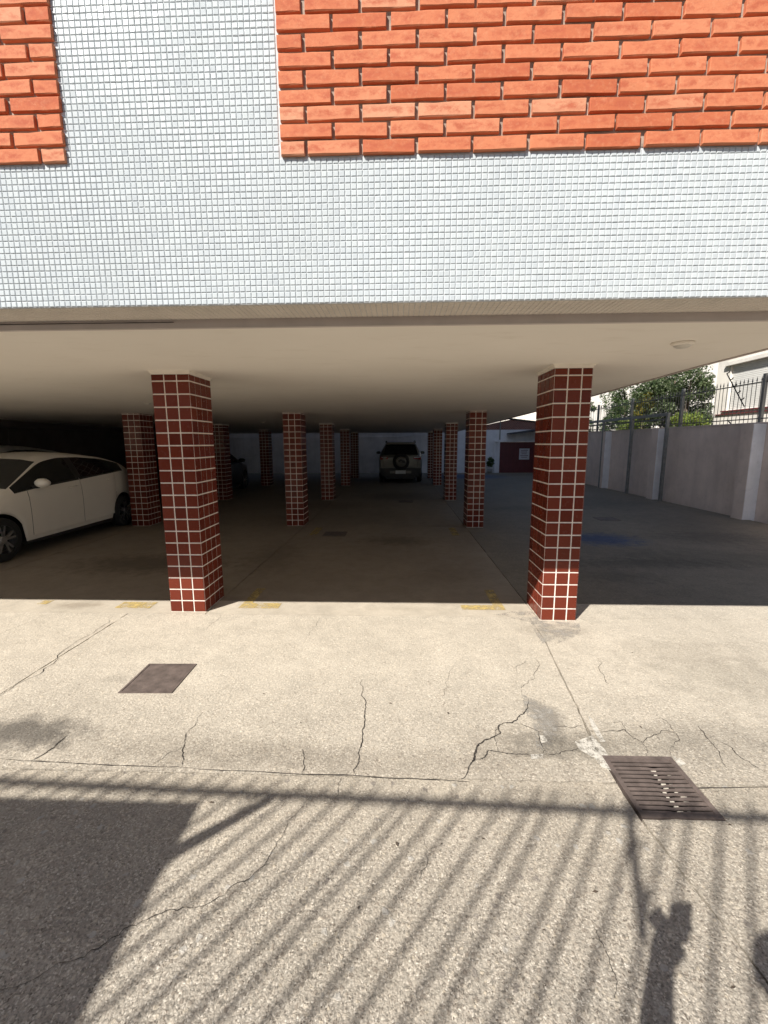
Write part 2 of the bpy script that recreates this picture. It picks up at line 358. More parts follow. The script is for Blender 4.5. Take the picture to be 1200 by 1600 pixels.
for (a, b) in xs_: slab('concrete_slab', [(a,3.832),(b,3.832),(b,4.18),(a,4.18)], 0, M['conc_sunlit'], gf, amp=.002)  # sunlit tone ends where the facade's shadow begins
slab('concrete_slab', [(1.28,3.832),(7.2,3.832),(7.2,4.18),(1.28,4.18)], -.001, M['conc_far'], gf, amp=.002)  # cream tone stops at the same shadow edge
for i, (a, b) in enumerate(xs_):
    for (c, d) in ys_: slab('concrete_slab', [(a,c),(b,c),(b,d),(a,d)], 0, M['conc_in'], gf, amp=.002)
dr = [(1.28,4.186,7.2,7.6),(1.28,7.608,7.2,12.3),(1.28,12.308,7.2,17),(1.28,17.008,7.2,22.98)]
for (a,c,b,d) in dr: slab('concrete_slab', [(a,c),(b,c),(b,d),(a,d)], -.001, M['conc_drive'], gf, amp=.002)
def mark(name, poly, z, m, parent, kind=None):
    return MB().add([(x,y,z) for x, y in poly], [tuple(range(len(poly)))]).build(name, m, parent)
def rect(a, b, c, d): return [(a,c),(b,c),(b,d),(a,d)]
for r_ in [(-2.80,-2.45,3.95,4.11),(-1.575,-1.18,3.975,4.115),(.61,1.03,3.99,4.11),(.93,1.03,4.11,4.56),(-1.575,-1.48,4.115,4.55),(-3.66,-3.56,4.03,4.14),
           (-1.575,-1.45,7.35,8.05),(.93,1.05,7.35,8.05)]:
    mark('painted_mark', rect(*r_), .004, M['yellow'], gf)
# cracks (photo pixels -> ground)
def crack(px, w0=.004, w1=.002, z=.003, jit=.10):
    pts = [Vector((*gnd(*p), 0)) for p in px]
    for _ in range(3):
        q = []
        for a, b in zip(pts, pts[1:]):
            d = (b-a); L = d.length; nrm = Vector((-d.y, d.x, 0)); 
            q += [a, (a+b)/2 + nrm*random.gauss(0,jit)]
        pts = q+[pts[-1]]
    n = len(pts); V = []; Fc = []
    for i, p in enumerate(pts):
        t_ = (pts[min(i+1,n-1)]-pts[max(i-1,0)]); t_ = t_.normalized() if t_.length > 0 else Vector((1,0,0)); nr = Vector((-t_.y,t_.x,0))
        u = i/(n-1); hw = (w0*(1-u)+w1*u)*.5*random.uniform(.45,1.5)*min(1, 4*u+.25, 4*(1-u)+.25)
        V += [tuple(p+nr*hw+Vector((0,0,z))), tuple(p-nr*hw+Vector((0,0,z)))]
        if i: Fc.append((2*i-2, 2*i-1, 2*i+1, 2*i))
    MB().add(V, Fc).build('crack', M['crack'], fore)
for px, a, b in [
    ([(562,1058),(567,1080),(570,1110),(569,1135),(566,1160),(561,1180),(556,1212)], .003,.006),
    ([(318,1112),(305,1132),(290,1150),(287,1168),(286,1185),(283,1200)], .002,.004),
    ([(286,1168),(262,1178),(238,1198)], .003,.0015),
    ([(826,1093),(825,1106),(812,1118),(800,1130),(780,1133),(775,1150),(748,1163),(741,1180),(735,1195),(720,1218)], .006,.009),
    ([(741,1187),(760,1180),(777,1175),(800,1178),(826,1180),(848,1180)], .006,.004),
    ([(848,1180),(846,1165),(842,1145),(835,1140),(812,1132),(802,1130)], .003,.004),
    ([(848,1180),(875,1178),(900,1172),(915,1165)], .004,.002),
    ([(860,1135),(890,1138),(915,1132)], .003,.002), ([(780,1133),(775,1160),(778,1175)], .002,.002),
    ([(824,1030),(811,1040),(807,1053)], .002,.0015), ([(832,1028),(840,1045),(836,1060),(820,1070),(816,1084)], .002,.002),
    ([(933,1028),(936,1045),(945,1062),(950,1070)], .002,.004),
    ([(938,1145),(955,1142),(975,1140),(985,1150),(1005,1161),(1022,1148),(1040,1142),(1056,1146),(1054,1162),(1047,1180)], .004,.003),
    ([(985,1150),(970,1128),(958,1130)], .002,.002), ([(1000,1160),(1012,1175),(1010,1182)], .002,.002), ([(1056,1146),(1042,1128),(1030,1120)], .003,.001),
    ([(1092,1135),(1100,1148),(1112,1162),(1124,1178),(1128,1190),(1142,1206)], .005,.002), ([(1130,1162),(1150,1178),(1170,1190),(1200,1210)], .005,.003),
    ([(495,1212),(487,1240),(465,1270),(440,1310),(418,1345),(392,1372),(350,1400),(290,1418),(240,1432),(205,1447),(165,1475),(120,1500),(60,1528),(-10,1548)], .001,.003),
    ([(472,1170),(474,1190),(473,1211)], .003,.003), ([(532,1214),(528,1232),(522,1252)], .003,.001),
    ([(104,1150),(88,1164),(70,1178),(48,1190)], .008,.004), ([(925,1440),(936,1470),(952,1500),(962,1530),(960,1560)], .002,.002),
    ([(500,965),(488,985),(475,1005)], .002,.001), ([(345,962),(330,975),(310,988)], .002,.001), ([(180,962),(150,985),(90,1030),(40,1063),(0,1088)], .003,.004), ([(60,965),(30,978),(0,990)], .002,.002),
    ([(720,1030),(700,1075),(690,1090)], .0015,.001), ([(660,1300),(668,1350),(655,1380)], .0015,.001)]:
    crack(px, a, b)
for px in ([(0,1186),(100,1192),(200,1197),(300,1201)], [(300,1201),(400,1206),(500,1211),(600,1216),(700,1220),(735,1222)], [(1010,1232),(1080,1232),(1200,1230)]): crack(px, .006, .005, jit=.012)
lf = MB(); rl = random.Random(5)
for (px, py) in [(988,1020),(620,1320),(700,1115),(1140,1290),(610,1100),(755,1312),(850,1455),(1145,1545),(412,1085),(1001,1137),(250,1360),(560,1420),(690,1320),(930,1395),(470,1130),(330,1255)]:
    x, y = gnd(px, py); a = rl.uniform(0,6.3); L_ = rl.uniform(.006,.013); c_, s_ = math.cos(a), math.sin(a)
    lf.add([(x-L_*c_,y-L_*s_,.004),(x-.4*L_*s_,y+.4*L_*c_,.008),(x+L_*c_,y+L_*s_,.005),(x+.4*L_*s_,y-.4*L_*c_,.006)], [(0,1,2),(0,2,3)])
tag(lf.build('fallen_leaves', simple('dry_leaf_brown', (.07,.05,.035), .9)), 'tiny dry brown leaf flecks scattered over the sunlit concrete', None, None, 'stuff')
# mortar repair ring round the front right pillar, chips of pale filler by the joint
M['repair'] = m_paint('grey_repair_mortar', (.42,.39,.345), .46, .62, 9)
for z, px in ((.0035, [(770,961),(815,953),(838,958),(842,970),(905,974),(908,985),(898,996),(872,1006),(848,1006),(838,992),(828,972),(800,966)]),
              (.003, [(815,1085),(835,1092),(862,1108),(872,1130),(868,1160),(858,1178),(838,1172),(835,1140),(820,1110)])):
    mark('mortar_repair', [gnd(*p) for p in px], z, M['repair'], fore)
M['filler'] = m_paint('pale_filler', (.62,.58,.51), .40, .52, 22)
for px in ([(898,1160),(925,1150),(945,1172),(952,1186),(925,1184),(905,1172)], [(928,1184),(944,1186),(955,1205),(940,1200)], [(843,1150),(850,1150),(856,1160),(846,1162)], [(829,1180),(849,1179),(848,1186),(830,1187)],
           [(918,1118),(926,1125),(946,1160),(938,1160),(925,1138)], [(1050,1182),(1062,1186),(1072,1195),(1060,1198)]):
    mark('filler_patch', [gnd(*p) for p in px], .0042, M['filler'], fore)

# ------------------------------------------------------------------ the apartment building over the garage
bld = empty('apartment_building', (0,2.256,0), 0, 'apartment block with white mosaic front and brick panels, standing on tiled pillars over the garage', 'building')
OX, OY = 0, 2.256
def bpart(name, mb, m, smooth=False):
    o = mb.build(name, m, bld, smooth); o.location = (0,-OY,0); return o
FY, ZF, XR, XL, YB, HT = 2.256, 2.28, 2.70, -9.9, 21.2, 10.3
fw_ = MB(); fw_.box(XL, XR, FY, 2.50, ZF, HT); facade = bpart('facade_wall', fw_, M['grout_grey'])
bpart('side_wall', MB().box(2.576, XR, 2.505, YB, ZF+.001, HT), M['wall_white']); bpart('side_wall', MB().box(XL,XL+.3,2.51,YB,ZF,HT), M['wall_white'])
bpart('roof_slab', MB().box(XL+.31, 2.555, 2.51, YB-.01, HT-.3, HT-.01), M['pinkband'])
# ceiling profile (drops slightly towards the back)
prof = [(2.515,2.235),(3.9,2.235),(8.16,2.165)]; prof2 = [(8.16,2.165),(12.1,2.125),(16.3,2.095),(YB,2.06)]
c = MB()
for pr in (prof, prof2):
    for (y0,z0),(y1,z1) in zip(pr, pr[1:]):
        c.add([(XL+.31,y0,z0),(2.55,y0,z0),(2.55,y1,z1),(XL+.31,y1,z1)], [(0,1,2,3)])
ceil = bpart('ceiling', c, M['ceiling'])
bpart('ceiling_edge_band', MB().box(XL+.31, 2.55, 2.49, 2.514, 2.232, 2.5), M['pinkband'])
eb = MB(); pe_ = prof+prof2[1:]
for (y0,z0),(y1,z1) in zip(pe_, pe_[1:]):
    eb.add([(2.551,y0,z0-.008),(2.575,y0,z0-.008),(2.575,y1,z1-.008),(2.551,y1,z1-.008),(2.551,y0,2.5),(2.575,y0,2.5),(2.575,y1,2.5),(2.551,y1,2.5)], [(3,2,1,0),(4,5,6,7),(1,2,6,5),(3,0,4,7)])
bpart('side_edge_band', eb, M['pinkband'])
bpart('ceiling_slab', MB().box(XL+.32, 2.54, 2.52, YB, 2.55, 2.7), M['pinkband'])
bpart('rear_edge_band', MB().box(XL+.31, 2.55, YB+.001, YB+.03, 2.055, 2.56), M['pinkband'])
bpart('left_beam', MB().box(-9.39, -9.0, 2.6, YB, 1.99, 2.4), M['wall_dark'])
# dark crack line on the band at the left
bpart('band_seam', MB().box(-3.6, -1.25, 2.485, 2.4895, 2.262, 2.2645), M['crack'])
# mosaic: individual chips, proud of the grout
PT = .0279; TS = .0252
BRX0, BLX1, BRZ0 = -.553, -1.588, 2.925
def chip_verts(s=TS, h=.0034, ch=.0028):
    a, b = s/2, s/2-ch
    V = [(-a,0,-a),(a,0,-a),(a,0,a),(-a,0,a), (-a,-h*.45,-a),(a,-h*.45,-a),(a,-h*.45,a),(-a,-h*.45,a), (-b,-h,-b),(b,-h,-b),(b,-h,b),(-b,-h,b)]
    Fs = [(8,9,10,11)]+[(i,(i+1)%4,4+(i+1)%4,4+i) for i in range(4)]+[(4+i,4+(i+1)%4,8+(i+1)%4,8+i) for i in range(4)]
    return V, Fs
CV, CF = chip_verts(); CVn = np.array(CV)
chip_me = MB().add(CV, CF).mesh('mosaic_tile', M['mosaic'])
cells = []
for iz in range(int((4.3-ZF)/PT)):
    zc = ZF+PT*(iz+.5)+.001
    for ix in range(int((XR-(-3.9))/PT)):
        xc = XR-PT*(ix+.5)
        if zc+PT*.5 > BRZ0+.012 and (xc > BRX0-.004 or xc < BLX1+.004): continue
        cells.append((xc, zc))
single = [q for q in cells if BLX1 < q[0] < BRX0 and 3.27 < q[1] < 3.53]
single = sorted(single, key=lambda q: (-round(q[1],3), q[0]))[:300]; sset = set(single)
def tilt():
    # sheets of tiles were pressed on by hand: each chip sits a little off true
    rx, rz = random.gauss(0, R(1.25)), random.gauss(0, R(1.25)); return rx, rz
def wavy(x, z): return R(1.1)*math.sin(7*x+3*math.sin(4*z)), R(1.1)*math.sin(6*z+2.5*math.cos(5*x))
for (xc, zc) in single:
    o = link('mosaic_tile', chip_me, facade); rx, rz = tilt(); wx, wz = wavy(xc, zc)
    o.location = (xc, FY-.0002, zc); o.rotation_euler = (rx+wx, random.gauss(0,R(.8)), rz+wz)
V = []; Fc = []; oo = 0
jit = []
for (xc, zc) in cells:
    if (xc, zc) in sset: continue
    rx, rz = tilt(); wx, wz = wavy(xc, zc)
    rot = np.array(Matrix.Rotation(rz+wz,3,'Z') @ Matrix.Rotation(random.gauss(0,R(.8)),3,'Y') @ Matrix.Rotation(rx+wx,3,'X'))
    V.append(CVn @ rot.T + [xc+random.gauss(0,.0003), FY-.0002, zc+random.gauss(0,.0003)])
    Fc += [tuple(i+oo for i in f) for f in CF]; oo += len(CV)
me = bpy.data.meshes.new('mosaic_tiles'); me.from_pydata(np.concatenate(V).tolist(), [], Fc); me.update(); me.materials.append(M['mosaic'])
tag(link('mosaic_tiles', me, facade), kind='stuff')
# soffit mosaic (underside of the front)
V = []; Fc = []; oo = 0
rotS = np.array(Matrix.Rotation(R(90),3,'X'))
for iy in range(8):
    for ix in range(int((XR+3.9)/PT)):
        V.append(CVn @ rotS.T + [XR-PT*(ix+.5), FY+.012+PT*(iy+.5), ZF]); Fc += [tuple(i+oo for i in f) for f in CF]; oo += len(CV)
me = bpy.data.meshes.new('soffit_mosaic'); me.from_pydata(np.concatenate(V).tolist(), [], Fc); me.update(); me.materials.append(M['soffit'])
tag(link('soffit_mosaic_tiles', me, facade), kind='stuff')
# brick panels
def brick_mesh(L, H, D=.0190, seed=0):
    rr = random.Random(seed); a, b = L/2, H/2
    ring = [(-a,-b),(-a/3,-b),(a/3,-b),(a,-b),(a,b),(a/3,b),(-a/3,b),(-a,b)]
    V = []; n = len(ring)
    for lay, (ins, y) in enumerate(((0,0),(0,-D+.003),(.0028,-D))):
        for (x, z) in ring:
            jx, jz = (rr.gauss(0,.0008), rr.gauss(0,.0008)) if lay else (0,0)
            V.append((x-math.copysign(ins,x)+jx, y+(rr.gauss(0,.0006) if lay else 0), z-math.copysign(ins,z)+jz))
    Fs = [(l*n+i, l*n+(i+1)%n, (l+1)*n+(i+1)%n, (l+1)*n+i) for l in range(2) for i in range(n)]+[tuple(2*n+i for i in range(n))]
    return MB().add(V, Fs).mesh('brick', M['brick'])
BP, RP, BL_, BH = .2559, .0715, .2400, .0560
JB = BP-BL_
full = [brick_mesh(BL_, BH, seed=s) for s in range(6)]; half = [brick_mesh((BL_-JB)/2, BH, seed=20+s) for s in range(4)]
PANY = FY-.003
def panel(x0, x1, from_left, nm):
    p = bpart('brick_panel', MB().box(min(x0,x1)+.006, max(x0,x1)-.006, PANY, FY+.05, BRZ0+.006, 4.45), M['mortar'])
    p['label'] = nm
    sgn = 1 if from_left else -1; e = x0 if from_left else x1
    for r_ in range(20):
        z = BRZ0+BH/2+RP*r_; odd = (r_ % 2 == 0)      # bottom course starts with a half brick
        pos = []; d = 0.0
        if odd: pos.append((d+(BL_-JB)/4, True)); d += (BL_-JB)/2+JB
        while d+BL_ < abs(x1-x0)+.02: pos.append((d+BL_/2, False)); d += BP
        for (dx, hf) in pos:
            o = link('brick', random.choice(half if hf else full), p)
            o.location = (e+sgn*dx+random.gauss(0,.0012), PANY+random.gauss(0,.0014), z+random.gauss(0,.0012))
            o.rotation_euler = (random.gauss(0,R(.35)), random.gauss(0,R(.3)), random.gauss(0,R(.5)))
panel(BRX0, 2.66, True, 'wide brick panel on the right of the mosaic front')
panel(-3.5, BLX1, False, 'narrow brick panel at the left of the mosaic front')

# ------------------------------------------------------------------ pillars
tile_me = {}
def get_tile(w_, h_):
    k = (round(w_,3), round(h_,3))
    if k not in tile_me:
        a, b, ch, d = w_/2, h_/2, .0015, .005
        V = [(-a,0,-b),(a,0,-b),(a,0,b),(-a,0,b),(-a,-d+ch,-b),(a,-d+ch,-b),(a,-d+ch,b),(-a,-d+ch,b),(-a+ch,-d,-b+ch),(a-ch,-d,-b+ch),(a-ch,-d,b-ch),(-a+ch,-d,b-ch)]
        tile_me[k] = MB().add(V, CF).mesh('tile', M['tile'])
    return tile_me[k]
def pillar(x0, x1, y0, dep, H, label, zc, detail=True):
    cx, cy = (x0+x1)/2, y0+dep/2
    p = empty('tiled_pillar', (cx,cy,0), 0, label, 'pillar', 'tiled garage pillars')
    W = x1-x0; hx, hy = W/2-.004, dep/2-.004
    MB().box(-hx,hx,-hy,hy,-.12,H+.01).build('core', M['grout_white'], p)
    cap = MB()
    for (o_, za, zb) in ((.006,H-.004,H+.012),(.016,H+.012,H+.026),(.03,H+.026,zc+.015)): cap.box(-hx-o_,hx+o_,-hy-o_,hy+o_,za,zb)
    cap.build('cap_moulding', M['trim'], p)
    PH, J = .1128, .0118; PW = .1143; PD = dep/4
    cols = [(-W/2, -W/2+PW), (-W/2+PW, -W/2+2*PW), (-W/2+2*PW, W/2)]
    jobs = []
    nrow = int(H/PH)+1
    for r_ in range(nrow):
        z0 = r_*PH; z1 = min(z0+PH, H)
        if z1-z0 < .02: continue
        h = z1-z0-J; zc_ = (z0+z1)/2
        for (a, b) in cols:
            jobs.append((b-a-J, h, ((a+b)/2, -hy, zc_), 0)); jobs.append((b-a-J, h, ((a+b)/2, hy, zc_), math.pi))
        for k in range(4):
            yc = -dep/2+PD*(k+.5)
            jobs.append((PD-J, h, (hx, yc, zc_), math.pi/2)); jobs.append((PD-J, h, (-hx, yc, zc_), -math.pi/2))
    if detail:
        for (w_, h_, l, rz) in jobs:
            o = link('tile', get_tile(w_, h_), p); o.location = l
            o.rotation_euler = (random.gauss(0,R(.25)), 0, rz+random.gauss(0,R(.25)))
    else:
        mb = MB()
        for (w_, h_, l, rz) in jobs:
            rot = Matrix.Translation(l) @ Matrix.Rotation(rz,4,'Z'); a, b = w_/2, h_/2
            mb.add([rot @ Vector(q) for q in [(-a,0,-b),(a,0,-b),(a,0,b),(-a,0,b),(-a,-.004,-b),(a,-.004,-b),(a,-.004,b),(-a,-.004,b)]], [(4,5,6,7),(0,1,5,4),(1,2,6,5),(2,3,7,6),(3,0,4,7)])
        tag(mb.build('tiles', M['tile'], p), kind='stuff')
    return p
XLa, XLb, XRa, XRb, XCa, XCb = -2.192, -1.849, 1.285, 1.60, -5.235, -4.89
D_ = .437
pillar(XLa, XLb, 3.876, D_, 2.205, 'front left pillar of dark red tiles standing at the shadow edge, lowest tiles sunlit', 2.235)
pillar(XRa, XRb, 3.757, D_, 2.205, 'front right pillar of dark red tiles with sunlit foot beside the driveway', 2.235)
pillar(XLa, XLb, 8.21, D_, 2.165, 'second red-tiled pillar behind the front left one, in garage shade', 2.165)
pillar(XRa, XRb, 8.10, D_, 2.165, 'second red-tiled pillar behind the front right one', 2.165)
pillar(XCa, XCb, 8.15, D_, 2.165, 'dim red-tiled pillar next to the rear of the white hatchback', 2.165)
pillar(XLa, XLb, 12.03, D_, 2.10, 'third red-tiled pillar of the row behind the front left one', 2.125, False)
pillar(XRa, XRb, 12.03, D_, 2.10, 'third red-tiled pillar of the row along the driveway', 2.125, False)
pillar(XCa, XCb, 12.03, D_, 2.10, 'dark pillar just behind the front left pillar, beside the black car', 2.125, False)
pillar(XLa, XLb, 16.2, D_, 2.07, 'fourth pillar of the left row, narrow and dim, left of the sport utility car', 2.095, False)
pillar(XRa, XRb, 16.3, D_, 2.07, 'fourth pillar of the driveway row, just right of the sport utility car', 2.095, False)
pillar(XCa, XCb, 16.2, D_, 2.07, 'black silhouetted pillar before the white back wall, right of the black car', 2.095, False)
pillar(XLa, XLb, 19.6, D_, 2.045, 'rearmost pillar of the left row, nearly black', 2.065, False)
pillar(XRa, XRb, 19.4, D_, 2.045, 'rearmost pillar of the driveway row, half hidden by the fourth', 2.065, False)

# ------------------------------------------------------------------ ceiling lamps
def lamp(x, y, z, r, label):
    p = empty('ceiling_lamp', (x,y,z), 0, label, 'lamp')
    MB().lathe([(0,0),(r,0),(r,-.012),(r*.86,-.022),(r*.82,-.016)], 28).build('base_ring', M['trim'], p, True)
    MB().lathe([(r*.82,-.012),(r*.74,-.024),(r*.5,-.034),(r*.2,-.038),(0,-.0385)], 28).build('diffuser', simple('frosted_glass', (.62,.58,.52), .35), p, True)
    return p
lamp(1.843,3.01,2.2345,.066,'small round flush lamp on the cream ceiling near the front right pillar')
lamp(-3.75,6.48,2.214,.06,'small round lamp on the ceiling seen just left of the front left pillar')
lamp(-3.46,11.1,2.131,.06,'small round lamp on the dark ceiling deep between the left pillars')

# ------------------------------------------------------------------ grate and covers
gr = empty('drain_grate', (1.22,1.845,0), 0, 'rectangular brown cast-iron drain grate with bent slats in the cracked concrete', 'grate')
gx, gy = .174, .186
f = MB(); f.box(-gx,gx,-gy,-gy+.022,-.03,.006); f.box(-gx,gx,gy-.022,gy,-.03,.006); f.box(-gx,-gx+.022,-gy+.023,gy-.023,-.03,.0055); f.box(gx-.022,gx,-gy+.023,gy-.023,-.03,.0055)
f.build('frame', M['rust'], gr)
MB().box(-gx+.001,gx-.001,-gy+.001,gy-.001,-.07,-.055).build('sump', simple('sump_grit', (.07,.06,.05), .95, 0, .3, 30), gr)
ns = 13; PP = (2*gy-.060)/(ns-1)
for i in range(ns):
    yc = -gy+.030+PP*i; V = []; Fs = []; n = 24
    bend = 0 if i > ns-3 else random.uniform(.5,1.0)*(1 if i < 8 else .6); cen = .035+.05*(i/ns-.5)+random.uniform(-.01,.01)
    for k in range(n+1):
        x = -gx+.022+(2*gx-.044)*k/n; e = math.exp(-((x-cen)/.035)**2)*bend
        y = yc+.004*e*math.sin(90*(x-cen)); z = .003-.006*e; hw = .0088-.0035*e
        V += [(x,y-hw,z-.004),(x,y+hw,z-.004),(x,y+hw,z),(x,y-hw,z)]
        if k: Fs += [(4*(k-1)+q, 4*(k-1)+(q+1)%4, 4*k+(q+1)%4, 4*k+q) for q in range(4)]
    MB().add(V, Fs).build('slat', M['rust'], gr)
gm = MB()
for i in range(ns-3):
    for q in range(2):
        x0 = .02+.05*(i/ns-.5)+.055*q+random.uniform(-.01,.01); y0 = -gy+.030+PP*(i+.5); L_ = random.uniform(.012,.03)
        gm.box(x0,x0+L_,y0-.003,y0+.003,-.02,-.003+random.uniform(-.003,.003))
tag(gm.build('trapped_grit', simple('pale_grit', (.55,.5,.42), .95, 0, .2, 60), gr), kind='stuff')
def cover(cx, cy, sx, sy, rz, label, m=M['rust']):
    p = empty('metal_cover', (cx,cy,0), rz, label, 'drain cover')
    b = MB(); hx, hy = sx/2, sy/2
    b.box(-hx,hx,-hy,-hy+.014,-.01,.006); b.box(-hx,hx,hy-.014,hy,-.01,.006); b.box(-hx,-hx+.014,-hy+.0145,hy-.0145,-.01,.0055); b.box(hx-.014,hx,-hy+.0145,hy-.0145,-.01,.0055)
    b.build('frame', m, p)
    pl = MB().box(-hx+.017,hx-.017,-hy+.017,hy-.017,-.01,.0035).build('plate', m, p)
    return p
cover(-1.65,2.705,.352,.37,R(1.5),'square rusty brown metal cover in the sunlit concrete before the front left pillar')
cover(-1.13,7.46,.40,.38,0,'dark square metal cover on the garage floor before the second left pillar')
cover(.185,11.75,.40,.38,0,'small dark metal cover deep on the garage floor, in line with the sport utility car')
cover(4.35,9.05,.42,.36,0,'dark metal cover in the shaded driveway right of the front pillar')

# ------------------------------------------------------------------ boundary wall on the right with railing, frame, house
WX, WT = 7.3, 1.945
bw = empty('boundary_wall', (WX,14,0), 0, 'stained pinkish-grey rendered boundary wall along the shaded driveway', 'wall')
def at(o, mb_o): mb_o.location = (-o.location.x, -o.location.y, -o.location.z); return mb_o
def part(root, name, mb, m, smooth=False): return at(root, mb.build(name, m, root, smooth))
part(bw, 'wall', MB().box(WX, WX+.18, 4.5, 23, -.16, WT), M['wall_pink'])
part(bw, 'coping', MB().box(WX-.012, WX+.195, 4.5, 23, WT+.001, WT+.03), M['wall_pink'])
for (y, dpt) in ((5.2,.25),(9.0,.25),(12.2,.25),(15.3,.22),(18.6,.22),(21.6,.22)):
    part(bw, 'pilaster', MB().box(WX-dpt, WX-.001, y, y+.3, -.15, WT-.004), M['wall_white'] if False else M['wall_pink'])
    part(bw, 'pilaster_lit_face', MB().box(WX-dpt+.006, WX-.002, y-.012, y-.001, -.15, WT-.006), M['wall_white'])  # white panel paints skylight onto the near side of the pilaster
fe = empty('iron_railing', (WX+.09,14,WT+.03), 0, 'dark iron railing with spear tips on top of the boundary wall', 'railing')
def bar_mesh(h, r=.008, tip=.017):
    mb = MB().tube([(0,0,0),(0,0,h)], r, 6); mb.tube([(0,0,h),(0,0,h+.012),(0,0,h+.035),(0,0,h+.10)], [r,tip,tip*.8,.001], 6); return mb.mesh('bar', M['iron'])
bm_ = bar_mesh(.84, .0062, .013)
y = 5.0; ry = 14
while y < 22.9:
    o = link('bar', bm_, fe); o.location = (random.gauss(0,.003), y-ry, 0); o.rotation_euler = (random.gauss(0,R(.5)), random.gauss(0,R(.4)), 0); y += .115
for z in (.07,.80): MB().box(-.012,.012,4.9-ry,22.9-ry,z,z+.022).build('rail', M['iron'], fe)
for y in (6.9,9.28,11.83,14.3,16.65,19.1,21.5): MB().box(-.03,.03,y-ry-.035,y-ry+.035,-.03,.97).build('post', M['grey_metal'], fe)
br = MB().tube([(-.05,9.68-ry,.35),(-.05,10.3-ry,1.12)], .011, 6)
for k in range(5):
    u = k/4; y_ = 9.80-ry+.5*u; z_ = .50+.62*u; br.tube([(-.05,y_,z_),(-.05,y_-.07,z_+.015),(-.05,y_-.085,z_+.04)], .012, 6)
br.build('insulator_bracket', M['black_trim'], fe)
# second thin stub
MB().tube([(-.06,9.95-ry,-.02),(-.06,10.1-ry,.09)], .012, 6).build('bracket_stub', M['black_trim'], fe)
mf = empty('steel_carport', (7.1,11.9,0), 0, 'open grey steel carport of posts and beams along the boundary wall', 'carport')
for y in (0,1.75,3.6,6.0): MB().box(-.035,.035,y-.035,y+.035,-.14,2.27).build('post', M['grey_metal'], mf)
MB().box(-.04,.04,-.04,6.05,2.271,2.35).build('beam', M['grey_metal'], mf)
MB().box(.10,.14,.2,6.0,2.17,2.215).build('beam', M['grey_metal'], mf)
for y in (.3,2.6,5.0): MB().box(.036,.10,y,y+.03,2.175,2.21).build('bracket', M['grey_metal'], mf)

ho = empty('neighbour_house', (9.8,12,0), 0, 'sunlit cream-white house with roller-shuttered window behind the iron railing', 'house')
HX = 9.8
hw = MB(); hw.box(HX,HX+.2,13.6,14.15,-.16,5.2); hw.box(HX,HX+.2,4,13.599,-.16,2.50); hw.box(HX,HX+.2,4,13.599,3.80,5.2); hw.box(HX,HX+.2,4,9.6,2.501,3.799); hw.box(HX+.2,HX+6,13.9,14.15,-.16,5.2)
part(ho, 'wall', hw, M['wall_house'])
part(ho, 'roof', MB().box(HX-.35,HX+6.2,3.6,14.4,5.2,5.35), M['roof_dark'])
part(ho, 'window_hood', MB().box(HX-.10,HX-.001,9.4,13.75,3.80,3.90), M['wall_house'])
win = part(ho, 'window', MB().box(HX+.09,HX+.14,9.61,13.598,2.501,3.799), M['shutter'])
sl = MB()
for k in range(26): z = 2.51+k*.0495; sl.box(HX+.055,HX+.088,9.62,13.59,z,z+.043)
tag(sl.build('shutter_slats', M['shutter'], win), kind='stuff'); 
part(ho, 'sill', MB().box(HX-.07,HX-.001,9.3,13.75,2.47,2.50), M['red_sill'])
part(ho, 'sill_band', MB().box(HX-.045,HX-.002,9.3,14.0,2.385,2.41), M['red_sill'])

# ------------------------------------------------------------------ back wall and the outbuilding with the red door
YW = 23.0
bk = empty('back_wall', (-1,YW,0), 0, 'white plastered back wall behind the parked cars', 'wall')
part(bk, 'wall', MB().box(-9.9,4.4,YW,YW+.2,-.16,3.0), M['wall_white'])
part(bk, 'conduit', MB().tube([(-9,YW-.02,1.88),(0,YW-.02,1.88),(.7,YW-.02,1.98),(4.3,YW-.02,2.0)], .015, 6), M['wall_white'])
lw = empty('left_wall', (-9.75,12,0), 0, 'dark wall closing the left side of the garage', 'wall')
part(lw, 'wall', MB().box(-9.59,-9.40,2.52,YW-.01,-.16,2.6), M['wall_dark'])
part(lw, 'sun_blocker', MB().box(-9.59,-9.40,20.5,YW-.01,2.601,5.0), M['wall_dark'])  # unseen, added to block sun leaking in behind the building
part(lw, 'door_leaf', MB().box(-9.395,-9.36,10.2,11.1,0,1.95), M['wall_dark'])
ob = empty('outbuilding', (6,YW,0), 0, 'white outbuilding with dark red garage door and brick gable behind the driveway', 'building')
ow = MB(); ow.box(4.41,5.2,YW,YW+.25,-.16,2.23); ow.box(5.2,7.6,YW,YW+.25,1.66,2.23); ow.box(7.6,9.5,YW,YW+.25,-.16,2.23)
part(ob, 'wall', ow, M['wall_white'])
gb = MB(); gp = [(4.41,2.231),(9.5,2.231),(9.5,2.3),(5.75,2.74),(4.41,2.46)]
gb.add([(x,YW+.01,z) for x, z in gp]+[(x,YW+.24,z) for x, z in gp], [(0,1,2,3,4),(9,8,7,6,5)]+[(i,(i+1)%5,5+(i+1)%5,5+i) for i in range(5)])
t = NT('dull_brickwork'); bt = t.n('ShaderNodeTexBrick'); t.put(bt.inputs['Vector'], t.vec('MULTIPLY', t.n('ShaderNodeCombineXYZ').outputs[0], (1,1,1)))
cb = t.n('ShaderNodeCombineXYZ'); t.t.links.new(t.sep(t.P,0), cb.inputs[0]); t.t.links.new(t.sep(t.P,2), cb.inputs[1]); t.t.links.new(cb.outputs[0], bt.inputs['Vector'])
